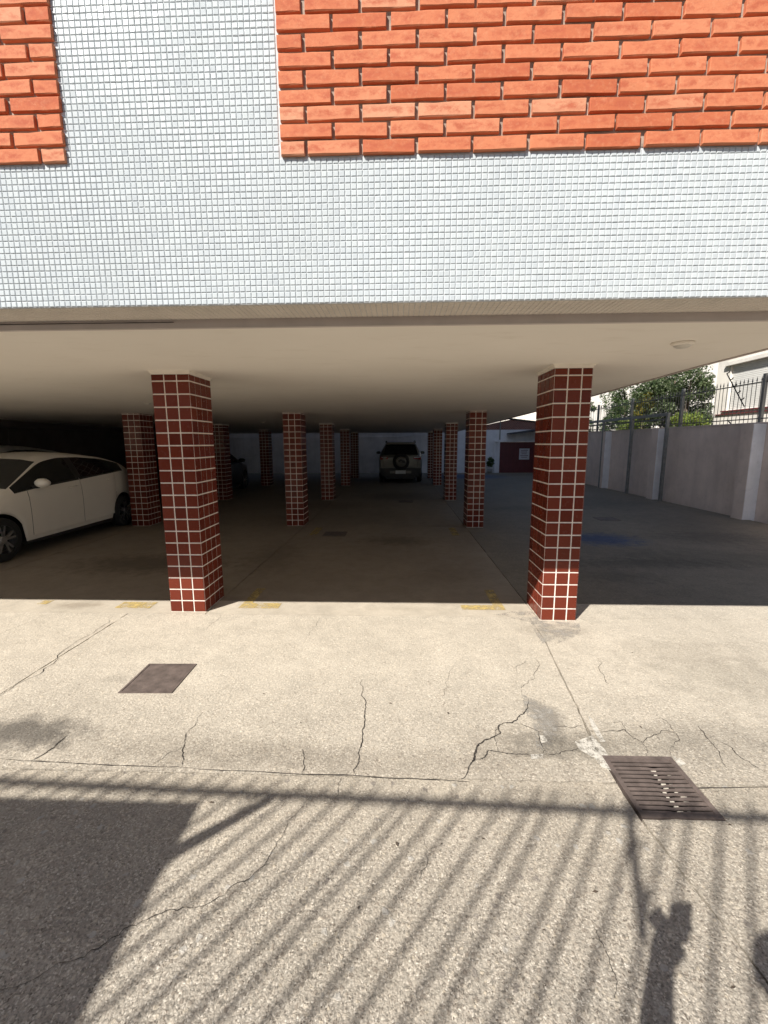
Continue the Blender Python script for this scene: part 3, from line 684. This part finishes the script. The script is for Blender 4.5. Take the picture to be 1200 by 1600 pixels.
bt.inputs['Scale'].default_value = 4.2; bt.inputs['Color1'].default_value = (.22,.07,.05,1); bt.inputs['Color2'].default_value = (.30,.11,.08,1); bt.inputs['Mortar'].default_value = (.3,.26,.24,1); bt.inputs['Mortar Size'].default_value = .03
part(ob, 'brick_gable', gb, t.out(bt.outputs[0], .9, .2))
part(ob, 'roof_edge', MB().add([(4.3,YW-.06,2.47),(5.75,YW-.06,2.77),(9.6,YW-.06,2.31),(9.6,YW-.06,2.35),(5.75,YW-.06,2.82),(4.3,YW-.06,2.52)]+[(4.3,YW+.4,2.47),(5.75,YW+.4,2.77),(9.6,YW+.4,2.31),(9.6,YW+.4,2.35),(5.75,YW+.4,2.82),(4.3,YW+.4,2.52)],
    [(0,1,4,5),(1,2,3,4),(11,10,7,6),(10,9,8,7)]+[(i,(i+1)%6,6+(i+1)%6,6+i) for i in range(6)]), M['roof_dark'])
door = part(ob, 'garage_door', MB().box(5.26,7.54,YW+.05,YW+.1,.0,1.60), M['red_door'])
dp = MB()
for k in range(11): dp.box(5.28+k*.205,5.28+k*.205+.19,YW+.04,YW+.05,.03,1.57)
tag(dp.build('door_ribs', M['red_door'], door), kind='stuff')
fr = MB(); fr.box(5.14,5.255,YW-.05,YW-.001,0,1.60); fr.box(7.545,7.66,YW-.05,YW-.001,0,1.60); fr.box(4.95,7.7,YW-.12,YW-.001,1.601,1.70)
part(ob, 'door_frame', fr, M['wall_white'])
no = part(ob, 'notice', MB().box(6.29,6.82,YW+.03,YW+.038,.69,1.26), M['paper'])
nl = MB()
for k, (a, b) in enumerate(((.08,.45),(.08,.40),(.12,.38),(.06,.47),(.1,.42))): nl.box(6.29+a,6.29+b,YW+.026,YW+.0295,1.15-k*.09,1.19-k*.09)
tag(nl.build('notice_lines', M['ink'], no), kind='stuff')
part(ob, 'downpipe', MB().tube([(5.24,YW-.03,2.66),(5.24,YW-.03,1.72)], .028, 8), M['grey_metal'])
part(ob, 'side_pipe', MB().tube([(4.98,YW-.05,1.6),(4.98,YW-.05,.05)], .03, 8), M['wall_white'])
part(ob, 'awning', MB().add([(5.6,YW-.9,2.00),(7.5,YW-.9,2.27),(7.5,YW-.02,2.32),(5.6,YW-.02,2.05),(5.6,YW-.9,1.975),(7.5,YW-.9,2.19),(7.5,YW-.02,2.24),(5.6,YW-.02,2.02)],
    [(0,1,2,3),(7,6,5,4),(0,4,5,1),(1,5,6,2),(2,6,7,3),(3,7,4,0)]), M['roof_dark'])
# far buildings
def far(name, x0, x1, y0, y1, h, m, label, ribs=True):
    p = empty(name, ((x0+x1)/2,y0,0), 0, label, 'building')
    part(p, 'wall', MB().box(x0,x1,y0,y1,-.16,h), m); part(p, 'roof', MB().box(x0-.2,x1+.2,y0-.2,y1+.2,h,h+.15), M['roof_dark'])
    if ribs:
        mb = MB(); k = x0
        while k < x1: mb.box(k,k+.12,y0-.05,y0-.001,.5,h-.01); k += .42
        tag(part(p, 'wall_ribs', mb, m), kind='stuff')
far('ribbed_building', 9.0,17,40,48,9,M['wall_house'],'sunlit white ribbed building far behind the outbuilding gable')
far('white_building', 13,30,33,40,8.0,M['wall_house'],'sunlit white building glimpsed through the trees above the boundary wall', False)

# ------------------------------------------------------------------ vegetation
def tree(name, x, y, zb, h, rx, ry, leafm, label, n=5000, lsize=.11, cz=None, seed=0, cat='tree', group=None, trunk=True, z0=None):
    p = empty(name, (x,y,zb), 0, label, cat, group); rg = np.random.default_rng(seed+50)
    if trunk:
        mb = MB().tube([(0,0,0),(.03,.02,h*.25),(-.02,.04,h*.5),(0,0,h*.75)], [.09,.07,.05,.025], 8)
        for k in range(7):
            a = k*2.4+seed; z_ = h*(.25+.07*k); mb.tube([(0,0,z_),(rx*.35*math.cos(a),ry*.35*math.sin(a),z_+h*.12),(rx*.7*math.cos(a),ry*.7*math.sin(a),z_+h*.18)], [.035,.022,.008], 6)
        mb.build('trunk', M['bark'], p, True)
    zlo = h*.12 if z0 is None else z0
    nc = 46; cc = rg.normal(size=(nc,3)); cc /= np.linalg.norm(cc,axis=1)[:,None]; cc *= rg.uniform(.35,1,(nc,1))**.5
    cc = cc*[rx*.85,ry*.85,(h-zlo)/2*.88]+[0,0,(h+zlo)/2]; cr = rg.uniform(.16,.36,nc)*min(rx,ry)*1.1
    idx = rg.integers(0,nc,n); d = rg.normal(size=(n,3)); d /= np.linalg.norm(d,axis=1)[:,None]
    pos = cc[idx]+d*(cr[idx]*rg.uniform(.3,1.08,n)**.5)[:,None]
    a = rg.normal(size=(n,3))*[1,1,.7]; a /= np.linalg.norm(a,axis=1)[:,None]; b = np.cross(a, d+rg.normal(size=(n,3))*.6); b /= np.linalg.norm(b,axis=1)[:,None]+1e-9
    L = rg.uniform(.6,1.25,n)*lsize; a *= (L*.5)[:,None]; b *= (L*.24)[:,None]
    nn = np.cross(a,b); nn /= np.linalg.norm(nn,axis=1)[:,None]+1e-9; fold = nn*(L*.08)[:,None]
    V = np.stack([pos-a, pos+b+fold, pos+a, pos-b+fold],1).reshape(-1,3)
    Fc = [(4*i,4*i+1,4*i+2) for i in range(n)]+[(4*i,4*i+2,4*i+3) for i in range(n)]
    me = bpy.data.meshes.new('crown'); me.from_pydata(V.tolist(), [], Fc); me.update(); me.materials.append(leafm)
    link('crown', me, p); return p
GT = 'trees behind the railing'
tree('leafy_tree', 9.3,15.4,-.16,5.2,1.35,1.5,M['leaf_dark'],'dense dark green tree behind the railing, next to the white house',26000,.085,seed=1,group=GT)
tree('leafy_tree', 9.0,17.9,-.16,4.7,1.0,1.2,M['leaf'],'mid green tree behind the railing, left of the yellow-leaved one',15000,.085,seed=2,group=GT)
tree('leafy_tree', 9.0,14.15,-.16,4.6,.72,.8,M['leaf_dark'],'dark leafy tree hugging the corner of the white house',12000,.08,seed=11,group=GT)
tree('yellow_tree', 8.35,15.35,-.16,3.6,.30,.34,M['leaf_yellow'],'slim yellow-leaved shrub rising behind the railing',2400,.085,seed=3,group=GT,z0=2.2)
tree('leafy_tree', 9.0,22.2,-.16,4.3,.8,.9,M['leaf'],'smaller green tree further along the railing above the steel carport',7000,.10,seed=4,group=GT)
tree('leafy_tree', 9.6,25.5,-.16,4.6,1.1,1.1,M['leaf_dark'],'dark tree farthest along the railing beside the front right pillar',8000,.11,seed=5,group=GT)
tree('lime_shrub', 8.2,12.9,-.16,2.7,.5,1.0,M['leaf_lime'],'lime green shrub topping the wall beside the white house',4500,.08,seed=6,cat='shrub',z0=1.2)
tree('lime_shrub', 8.2,15.9,-.16,2.65,.5,1.0,M['leaf_lime'],'lime green shrub seen through the top of the steel carport',4500,.08,seed=7,cat='shrub',z0=1.2)
# plant in a pot by the outbuilding
pp = tree('potted_plant', 4.72,YW-.35,0.22,.62,.2,.2,M['leaf'],'small potted green plant against the outbuilding wall',260,.16,seed=8,cat='plant',trunk=False)
MB().lathe([(0,-.22),(.10,-.22),(.14,0),(.12,0),(.11,-.03),(0,-.03)],16).build('pot', simple('clay_pot',(.3,.28,.27),.8), pp, True)

# ------------------------------------------------------------------ cars
def interp(u, pts):
    xs = [p[0] for p in pts]; ys = [p[1] for p in pts]; return float(np.interp(u, xs, ys))
def smooth_fn(pts, k=.07):
    def f_(u): return sum(interp(u+d*k, pts)*w_ for d, w_ in ((-1,.15),(-.5,.2),(0,.3),(.5,.2),(1,.15)))
    return f_
def wheel(parent, u, y, r, side, wdt=.19, spokes=5):
    wh = empty('wheel', (u, y, r)); wh.parent = parent; s = side
    ty = [(r*.64,-wdt/2),(r*.90,-wdt/2),(r*.985,-wdt*.38),(r,-wdt*.2),(r,wdt*.2),(r*.985,wdt*.38),(r*.90,wdt/2),(r*.64,wdt/2)]
    MB().lathe(ty, 36, axis='Y').build('tyre', M['black_rubber'], wh, True)
    rim = MB().lathe([(r*.66,-wdt/2*.9),(r*.66,wdt/2*.94),(r*.61,wdt/2*.94),(r*.60,-wdt*.3)], 36, axis='Y')
    y0, y1 = s*wdt*.30, s*wdt*.44
    for k in range(spokes):
        for off in (-.17,.17):
            th = 2*math.pi*k/spokes+.3; a0 = th+off*.55; a1 = th+off*1.25
            def pt(rad, a, yy, dw): return (rad*math.cos(a)-dw*math.sin(a), yy, rad*math.sin(a)+dw*math.cos(a))
            hw1, hw2 = .018, .014
            V = [pt(r*.1,a0,y1,-hw1),pt(r*.1,a0,y1,hw1),pt(r*.62,a1,y1,hw2),pt(r*.62,a1,y1,-hw2),pt(r*.1,a0,y0,-hw1),pt(r*.1,a0,y0,hw1),pt(r*.62,a1,y0,hw2),pt(r*.62,a1,y0,-hw2)]
            rim.add(V, [(0,1,2,3),(7,6,5,4),(0,4,5,1),(1,5,6,2),(2,6,7,3),(3,7,4,0)])
    rim.lathe([(0,s*wdt*.47),(r*.15,s*wdt*.47),(r*.2,s*wdt*.4),(r*.2,0)], 20, axis='Y')
    rim.build('rim', M['alloy'], wh)
    MB().lathe([(0,0),(r*.6,0)], 24, axis='Y').build('brake_disc', M['black_trim'], wh)
    return wh
def car(name, loc, rz, label, S, paint):
    """u runs from nose (0) to tail (L); local x = u-L/2, y half width, z up. Body is a lofted skin with the window, door and lamp areas cut out of it as parts."""
    p = empty(name, loc, rz, label, 'car'); L = S['L']
    zt, zbelt, wd, zb0 = smooth_fn(S['top'],.12), smooth_fn(S['belt'],.12), smooth_fn(S['wid'],.05), smooth_fn(S['bot'],.04)
    us = set(np.round(np.arange(0, L+1e-6, .045), 4)) | {L}
    for s_ in S['seams']: us |= {round(s_-.004,4), round(s_+.004,4)}
    for wc in S['wheels']:
        for d in np.linspace(-S['arch'], S['arch'], 15): us.add(round(wc+d,4))
    us = sorted(us)
    def zbot(u):
        z = zb0(u)
        for wc in S['wheels']:
            d = abs(u-wc)
            if d < S['arch']: z = max(z, S['r']+math.sqrt(S['arch']**2-d*d)-.01)
        return z
    rows = []
    for u in us:
        W = wd(u); t_ = zt(u); b = min(zbelt(u), t_-.05); z0 = zbot(u); gh = min(1, max(0,(t_-.03-b)/.42))
        wre = W*(.93-.235*gh)*(1 if gh < 1 else 1); crown = .035+.02*gh; zre = t_-crown; zre = max(zre, b+.012)
        lw_ = max(b-z0, .03)
        def lv(zf): return max(z0+.0015*zf*10, zb0(u)+(b-zb0(u))*zf)
        zz = [z0, max(z0+.01,lv(.10)), max(z0+.02,lv(.35)), max(z0+.03,lv(.60)), max(z0+.04,lv(.86)), b]
        ww = [W*.955, W*.985, W*.995, W*1.0, W*.992, W*.965]
        pts = list(zip(ww, zz))
        for fr_ in (.07,.5,.90,1.0):
            cv = .012*math.sin(math.pi*fr_)*gh
            pts.append((W*.965+(wre-W*.965)*fr_+cv, b+(zre-b)*fr_))
        pts += [(wre*.62, zre+crown*.68), (0.0, zre+crown)]
        rows.append(pts)
    nl = len(rows[0]); parts = {}
    for i in range(len(us)-1):
        um = (us[i]+us[i+1])/2
        for l in range(nl-1):
            cl = S['cls'](um, l, rows[i])
            if cl is None: continue
            for sd_ in (1,-1):
                q = [(us[i]-L/2, sd_*rows[i][l][0], rows[i][l][1]), (us[i+1]-L/2, sd_*rows[i+1][l][0], rows[i+1][l][1]),
                     (us[i+1]-L/2, sd_*rows[i+1][l+1][0], rows[i+1][l+1][1]), (us[i]-L/2, sd_*rows[i][l+1][0], rows[i][l+1][1])]
                key = cl if cl in ('body','windshield','rear_window','bumper') else (cl, sd_)
                parts.setdefault(key, MB()).add(q, [(0,1,2,3) if sd_ > 0 else (3,2,1,0)])
    for i, nm in ((0,'body'),(len(us)-1,'body')):     # end caps
        r_ = rows[i]; x = us[i]-L/2
        ring = [(x,a,b) for a, b in r_]+[(x,-a,b) for a, b in r_[::-1][1:]]
        parts['body'].add(ring, [tuple(range(len(ring)))])
    objs = {}
    for key, mb in parts.items():
        nm = key if isinstance(key, str) else key[0]
        m = {'windshield':M['glass'],'rear_window':M['glass'],'side_window':M['glass'],'pillar_trim':M['black_trim'],'bumper':M['black_trim'],'cladding':M['black_trim'],'headlight':M['lens'],'tail_light':M['tail']}.get(nm, paint)
        me = mb.mesh(nm, m)
        bm = bmesh.new(); bm.from_mesh(me); bmesh.ops.remove_doubles(bm, verts=bm.verts, dist=.0008); bmesh.ops.recalc_face_normals(bm, faces=bm.faces); bm.to_mesh(me); bm.free()
        me.polygons.foreach_set('use_smooth', [len(q.vertices) < 6 for q in me.polygons])
        objs[key] = link(nm, me, p)
    # dark inner shell so nothing shows through the gaps
    Wm = wd(L/2); wf, wr = S['wheels']
    MB().box(wf+S['arch']-L/2+.03, wr-S['arch']-L/2-.03, -Wm*.93, Wm*.93, .16, .80).build('floor_pan', M['black_trim'], p)
    MB().box(.12-L/2, L/2-.12, -Wm*.66, Wm*.66, .17, .62).build('underbody', M['black_trim'], p)
    for wc in S['wheels']:
        for sd_ in (1,-1): wheel(p, wc-L/2, sd_*(Wm-.115), S['r'], sd_)
    um_ = S['mirror']
    for sd_ in (1,-1):
        b = zbelt(um_); x = um_-L/2; yb = Wm*.96
        mb = MB(); n = 10; V = []
        for k in range(5):
            f_ = k/4; rr = (.55,.95,1.0,.9,.5)[k]
            for j in range(n):
                th = 2*math.pi*j/n; V.append((x-.01+.085*rr*math.cos(th)-.02*f_, sd_*(yb+.04+.20*f_), b+.085+.07*rr*math.sin(th)))
        Fs = [(k*n+j,k*n+(j+1)%n,(k+1)*n+(j+1)%n,(k+1)*n+j) for k in range(4) for j in range(n)]+[tuple(range(n)),tuple(4*n+j for j in range(n))]
        mi = mb.add(V, Fs).build('wing_mirror', S.get('mirror_m') or paint, p, True)
        MB().box(x-.04,x+.02,min(sd_*(yb-.05),sd_*(yb+.06)),max(sd_*(yb-.05),sd_*(yb+.06)),b+.005,b+.045).build('mirror_arm', M['black_trim'], mi)
    for (hu, hz) in S.get('handles', ()):
        for sd_ in (1,-1):
            y_ = sd_*Wm*1.0; dk = 'front_door' if hu < S['seams'][1] else 'rear_door'
            par = objs.get((dk, sd_)) or p
            MB().tube([(hu-.09-L/2,y_-sd_*.01,hz),(hu-.07-L/2,y_+sd_*.022,hz+.003),(hu+.07-L/2,y_+sd_*.022,hz+.008),(hu+.09-L/2,y_-sd_*.01,hz+.01)], .011, 6).build('handle', paint, par, True)
    return p, objs
def cls_hatch(u, l, row):
    s = (1.27, 2.32, 3.20)
    for q in s:
        if abs(u-q) < .0042 and 1 <= l <= 5: return None
    gh = row[9][1]-row[5][1]
    if 6 <= l <= 7 and gh > .04 and 1.06 < u < 3.50:
        return 'pillar_trim' if 2.27 < u < 2.37 else 'side_window'
    if l in (5,) and gh > .04 and 1.06 < u < 3.50: return 'cladding'
    if 9 <= l and 1.02 < u < 1.70: return 'windshield'
    if 9 <= l and 3.62 < u < 3.94: return 'rear_window'
    if 3 <= l <= 4 and .04 < u < .42: return 'headlight'
    if 3 <= l <= 5 and 3.82 < u < 4.06: return 'tail_light'
    if 1 <= l <= 4 and s[0] < u < s[1]: return 'front_door'
    if 1 <= l <= 4 and s[1] < u < s[2]: return 'rear_door'
    return 'body'
HATCH = dict(L=4.1, r=.305, arch=.365, wheels=(.80,3.46), seams=(1.27,2.32,3.20), mirror=1.42, cls=cls_hatch, handles=((2.12,.90),(3.06,.95)),
    top=[(0,.60),(.05,.70),(.30,.83),(.95,.985),(1.75,1.41),(2.1,1.475),(2.55,1.468),(3.1,1.40),(3.55,1.275),(3.92,1.07),(4.04,.98),(4.1,.72)],
    belt=[(0,.55),(.3,.78),(.95,.90),(1.5,.955),(2.4,1.01),(3.3,1.07),(3.7,1.09),(3.95,1.0),(4.1,.68)],
    wid=[(0,.46),(.05,.58),(.2,.71),(.5,.80),(1.0,.84),(3.1,.845),(3.6,.81),(3.95,.72),(4.1,.56)],
    bot=[(0,.30),(.12,.22),(.5,.20),(3.7,.23),(4.0,.30),(4.1,.40)])
def cls_suv(u, l, row):
    s = (1.32, 2.34, 3.15); gh = row[9][1]-row[5][1]
    for q in s:
        if abs(u-q) < .0042 and 1 <= l <= 5: return None
    if l == 0: return 'cladding'
    if 6 <= l <= 7 and gh > .08 and 1.15 < u < 3.75: return 'pillar_trim' if (2.29 < u < 2.39 or 3.15 < u < 3.24) else 'side_window'
    if 9 <= l and 1.05 < u < 1.75: return 'windshield'
    if 3 <= l <= 4 and .04 < u < .42: return 'headlight'
    if 1 <= l <= 4 and s[0] < u < s[1]: return 'front_door'
    if 1 <= l <= 4 and s[1] < u < s[2]: return 'rear_door'
    return 'body'
SUV = dict(L=4.1, r=.345, arch=.41, wheels=(.82,3.35), seams=(1.32,2.34,3.15), mirror=1.50, cls=cls_suv, handles=((2.14,1.03),(3.02,1.06)),
    top=[(0,.72),(.06,.90),(.4,1.03),(1.0,1.11),(1.7,1.52),(2.1,1.62),(3.3,1.60),(3.75,1.56),(3.93,1.50),(4.05,1.12),(4.10,1.02)],
    belt=[(0,.65),(.4,.95),(1.0,1.04),(2.3,1.09),(3.4,1.13),(3.9,1.10),(4.1,.95)],
    wid=[(0,.52),(.06,.64),(.25,.78),(.6,.86),(1.2,.885),(3.4,.885),(3.85,.86),(4.02,.82),(4.1,.77)],
    bot=[(0,.34),(.15,.26),(.5,.25),(3.6,.27),(3.9,.34),(4.1,.42)])
# white hatchback, nose to the street
car('white_hatchback', (-6.20, 6.82, 0), R(90), 'dusty white hatchback parked nose-out at the left edge of the garage', HATCH, M['car_white'])
car('black_hatchback', (-6.22, 13.75, 0), R(-90), 'black hatchback seen as a silhouette behind the front left pillar', HATCH, M['car_black'])
s2 = dict(HATCH); s2['top'] = [(a, b*1.075) for a, b in HATCH['top']]; s2['belt'] = [(a, b*1.04) for a, b in HATCH['belt']]
car('pale_hatchback', (-8.28, 8.35, 0), R(90), 'pale grey car in deep shade beyond the white hatchback, only its roof showing', s2, M['car_pale'])
suv, so = car('compact_sport_utility_car', (.06, 19.16, 0), R(-90), 'grey-beige sport utility car with tailgate spare wheel parked facing the back wall', SUV, M['car_silver'])
# tail of the sport utility car (local +x is the tail)
xr = 2.05
MB().add([(1.865,-.56,1.50),(1.865,.56,1.50),(1.99,.68,1.13),(1.99,-.68,1.13),(1.90,-.56,1.52),(1.90,.56,1.52),(2.035,.68,1.13),(2.035,-.68,1.13)], [(0,1,2,3),(7,6,5,4),(0,4,5,1),(1,5,6,2),(2,6,7,3),(3,7,4,0)]).build('rear_window', M['glass'], suv)
MB().add([(1.80,-.58,1.575),(1.80,.58,1.575),(1.99,.54,1.545),(1.99,-.54,1.545),(1.80,-.58,1.61),(1.80,.58,1.61),(1.99,.54,1.575),(1.99,-.54,1.575)], [(3,2,1,0),(4,5,6,7),(0,1,5,4),(1,2,6,5),(2,3,7,6),(3,0,4,7)]).build('roof_spoiler', M['car_silver'], suv)
bmp = MB().box(xr-.18,xr+.10,-.80,.80,.38,.60); bmp.box(xr-.10,xr+.09,-.72,.72,.28,.379); bu = bmp.build('rear_bumper', M['black_trim'], suv)
MB().box(xr+.101,xr+.106,-.42,.42,.40,.50).build('bumper_insert', M['car_silver'], bu)
MB().box(xr+.107,xr+.113,-.20,.20,.385,.515).build('number_plate', M['plate'], bu)
tg = MB().add([(xr-.03,-.70,.61),(xr-.03,.70,.61),(xr-.03,.72,1.0),(xr-.04,.69,1.12),(xr-.04,-.69,1.12),(xr-.03,-.72,1.0)]+[(xr+.03,-.66,.63),(xr+.03,.66,.63),(xr+.035,.68,.98),(xr+.01,.66,1.10),(xr+.01,-.66,1.10),(xr+.035,-.68,.98)],
    [(6,7,8,9,10,11)]+[(i,(i+1)%6,6+(i+1)%6,6+i) for i in range(6)]).build('tailgate', M['car_silver'], suv)
sp = empty('spare_wheel', (xr+.12,.02,.86)); sp.parent = suv
MB().lathe([(.20,-.085),(.30,-.085),(.325,-.05),(.33,0),(.325,.05),(.30,.085),(.20,.09)], 36, axis='X').build('tyre', M['black_rubber'], sp, True)
MB().lathe([(0,.115),(.06,.11),(.16,.10),(.215,.088),(.215,.05)], 36, axis='X').build('wheel_cover', M['car_silver'], sp, True)
MB().add([(.113,-.02,.10),(.113,.16,.04),(.113,.17,-.06),(.113,.04,-.03),(.113,-.10,-.02),(.113,-.12,.05)], [tuple(range(6))]).build('cover_emblem', M['black_trim'], sp)
for sd_ in (1,-1):
    a, b = sd_*.50, sd_*.80
    V = [(xr+.012,a,.96),(xr-.02,b,.93),(xr-.05,b,1.05),(xr+.004,a,1.04)]; V2 = [(x+.035,y*.995,z) for x, y, z in V]
    tlm = MB().add(V+V2, [(4,5,6,7),(0,1,5,4),(1,2,6,5),(2,3,7,6),(3,0,4,7)]).build('tail_light', M['tail'], suv)
    MB().add([(xr+.049,sd_*.52,1.005),(xr+.02,sd_*.76,1.0),(xr-.002,sd_*.76,1.04),(xr+.041,sd_*.52,1.033)]+[(xr+.054,sd_*.52,1.005),(xr+.025,sd_*.76,1.0),(xr+.003,sd_*.76,1.04),(xr+.046,sd_*.52,1.033)], [(4,5,6,7),(0,1,5,4),(1,2,6,5),(2,3,7,6),(3,0,4,7)]).build('clear_lens', M['lens'], tlm)
    MB().tube([(-.25,sd_*.60,1.60),(-.2,sd_*.60,1.655),(.9,sd_*.60,1.66),(1.5,sd_*.59,1.645),(1.58,sd_*.59,1.59)], .018, 8).build('roof_rail', M['black_trim'], suv, True)

# ------------------------------------------------------------------ behind the camera: street railing, gatehouse, the photographer
KX, KY = math.sin(SUN_AZ)/math.tan(SUN_EL), math.cos(SUN_AZ)/math.tan(SUN_EL)
ZR = 3.6; YR = 1.655-ZR*KY
sf = empty('street_railing', (0,YR,0), R(-1.64), 'tall iron street railing on a low wall whose striped shadow falls across the forecourt', 'railing')
sbar = bar_mesh(2.44, .0092, .009)
x = .4478-ZR*KX-.118*20
while x < 5.0:
    o = link('bar', sbar, sf); o.location = (x,0,1.2); o.rotation_euler = (random.gauss(0,R(.2)), random.gauss(0,R(.25)), 0); x += .118
for z, h in ((1.28,.04),(ZR-.016,.032)): MB().box(-4.6,5.1,-.014,.014,z,z+h).build('rail', M['iron'], sf)
for px_ in (-4.55,5.05): MB().box(px_-.04,px_+.04,-.06,-.016,1.2,3.7).build('post', M['iron'], sf)
MB().box(-4.6,5.1,-.10,.10,-.16,1.199).build('plinth_wall', M['wall_white'], sf)
def on_rail(px, py):
    gx_, gy_ = gnd(px, py); z_ = (gy_-YR+.0287*gx_*0)/KY; return (gx_-z_*KX, .03, z_)
rp = [on_rail(*q) for q in ((994,1272),(999,1320),(1004,1360),(1012,1420),(1018,1470),(1021,1500))]
rod = MB().tube(rp, .019, 6)
for q in ((1003,1345),(1012,1425)):
    a_ = on_rail(*q); rod.tube([a_,(a_[0]+.05,a_[1],a_[2]+.01)], .011, 6)
rod.build('insulator_bracket', M['black_trim'], sf)
GX, GY, GZ = -.889-2.5*KX, 1.687-2.5*KY, 2.5
gh_ = empty('gatehouse', (GX-1.6,GY-1.6,0), 0, 'small white flat-roofed gatehouse beside the street railing, casting the dark block of shadow', 'gatehouse')
part(gh_, 'roof', MB().box(GX-3.3,GX,GY-3.2,GY,GZ-.14,GZ), M['wall_white'])
part(gh_, 'wall', MB().box(GX-3.1,GX-.2,GY-3.0,GY-.2,-.15,GZ-.141), M['wall_white'])
part(gh_, 'door', MB().box(GX-.199,GX-.16,GY-1.6,GY-.75,.02,2.1), M['red_door'])
part(gh_, 'window', MB().box(GX-2.4,GX-1.0,GY-.199,GY-.17,1.0,1.9), M['glass'])
a_ = (-.865-2.42*KX, 1.463-2.42*KY, 2.43); b_ = (-.588-2.42*KX, 1.706-2.42*KY, 2.42)
part(gh_, 'roof_spout', MB().tube([(a_[0]-.1,a_[1]-.09,2.435), a_, b_], [.036,.034,.022], 10), M['grey_metal'])

def skin_body(name, joints, edges, root, m, parent, sub=2):
    me = bpy.data.meshes.new(name); me.from_pydata([j[0] for j in joints], edges, []); o = link(name, me, parent)
    o.modifiers.new('skin','SKIN'); 
    for i, j in enumerate(joints):
        sv = me.skin_vertices[0].data[i]; r_ = j[1]; sv.radius = (r_, r_) if not isinstance(r_, tuple) else r_
        sv.use_root = (i == root)
    ss = o.modifiers.new('sub','SUBSURF'); ss.levels = sub; ss.render_levels = sub
    me.materials.append(m); return o
pe = empty('person', (.10,-.42,0), 0, 'photographer in a blue shirt holding up a phone, seen only as a shadow', 'person')
# joints relative to the feet; right hand of the photographer reaches through the railing to the phone
J = [((0,0,.92),(.15,.11)), ((0,.02,1.12),(.14,.10)), ((0,.02,1.34),(.17,.11)), ((0,.04,1.46),(.06,.06)), ((.02,.11,1.53),(.055,.06)), ((.03,.14,1.62),(.075,.095)), ((.03,.14,1.70),(.055,.07)),
     ((-.18,.05,1.38),.06), ((-.26,.12,1.12),.055), ((-.225,.30,1.30),.048), ((-.19,.365,1.43),.036), ((-.16,.37,1.51),(.06,.032)),
     ((.19,.03,1.38),.06), ((.24,-.02,1.10),.045), ((.22,.06,.86),.034), ((.215,.09,.77),(.04,.02)),
     ((-.09,0,.84),.085), ((-.10,.02,.48),.058), ((-.10,0,.09),.042), ((-.11,.13,.04),.036), ((.09,0,.84),.085), ((.11,-.02,.48),.058), ((.11,-.04,.09),.042), ((.13,.09,.04),.036)]
Ed = [(0,1),(1,2),(2,3),(3,4),(4,5),(5,6),(2,7),(7,8),(8,9),(9,10),(10,11),(2,12),(12,13),(13,14),(14,15),(0,16),(16,17),(17,18),(18,19),(0,20),(20,21),(21,22),(22,23)]
skin_body('body', J, Ed, 0, M['skin'], pe)
for k, (dx, ln) in enumerate(((-.028,.062),(-.010,.072),(.010,.068),(.028,.055))):     # curled fingers round the phone
    b0 = Vector((-.175+dx*.3,.380,1.515+dx*.7))
    skin_body('finger', [(b0,.010),(b0+Vector((-.018,.012,.012)),.010),(b0+Vector((-.022,.034,.014)),.009),(b0+Vector((-.008,.05,.012)),.008)], [(0,1),(1,2),(2,3)], 0, M['skin'], pe, 1)
b0 = Vector((-.155,.375,1.49)); skin_body('thumb', [(b0,.012),(b0+Vector((.05,.012,.015)),.010),(b0+Vector((.075,.022,.02)),.009)], [(0,1),(1,2)], 0, M['skin'], pe, 1)
for k in range(4):
    b0 = Vector((.195+.014*k,.095+.004*k,.755)); skin_body('finger', [(b0,.009),(b0+Vector((0,.012,-.04)),.008),(b0+Vector((-.006,.004,-.068)),.007)], [(0,1),(1,2)], 0, M['skin'], pe, 1)
hr = MB().lathe([(.0,.115),(.05,.11),(.088,.075),(.1,.02),(.095,-.03),(.08,-.05)], 20, (.03,.125,1.655)); hr.build('hair', M['hair'], pe, True)
for (nm, c_, r_) in (('nose',(.03,.232,1.615),.014),):
    MB().lathe([(0,r_*1.6),(r_*.7,.2*r_),(r_,-r_),(0,-r_*1.3)], 10, c_).build(nm, M['skin'], pe, True)
skin_body('shirt', [((0,0,.90),(.165,.125)),((0,.02,1.12),(.155,.115)),((0,.02,1.34),(.182,.122)),((0,.035,1.42),(.10,.09)),((-.18,.05,1.38),.072),((-.22,.09,1.25),.062),((.19,.03,1.38),.072),((.22,0,1.22),.062)], [(0,1),(1,2),(2,3),(2,4),(4,5),(2,6),(6,7)], 0, M['shirt'], pe)
skin_body('trousers', [((0,0,.92),(.165,.12)),((-.09,0,.84),.095),((-.10,.02,.48),.07),((-.10,0,.11),.058),((.09,0,.84),.095),((.11,-.02,.48),.07),((.11,-.04,.11),.058)], [(0,1),(1,2),(2,3),(0,4),(4,5),(5,6)], 0, M['denim'], pe)
ph = empty('phone', (-.035,-.02,1.535), 0, 'slim dark phone held upright by the photographer, seen only as a shadow', 'phone')
MB().box(-.037,.037,-.018,-.009,-.072,.078).build('case', M['black_trim'], ph)
MB().box(-.034,.034,-.0186,-.0181,-.069,.075).build('screen', M['glass'], ph)
MB().box(-.033,-.003,-.0088,-.006,.045,.072).build('lens_block', M['black_trim'], ph)
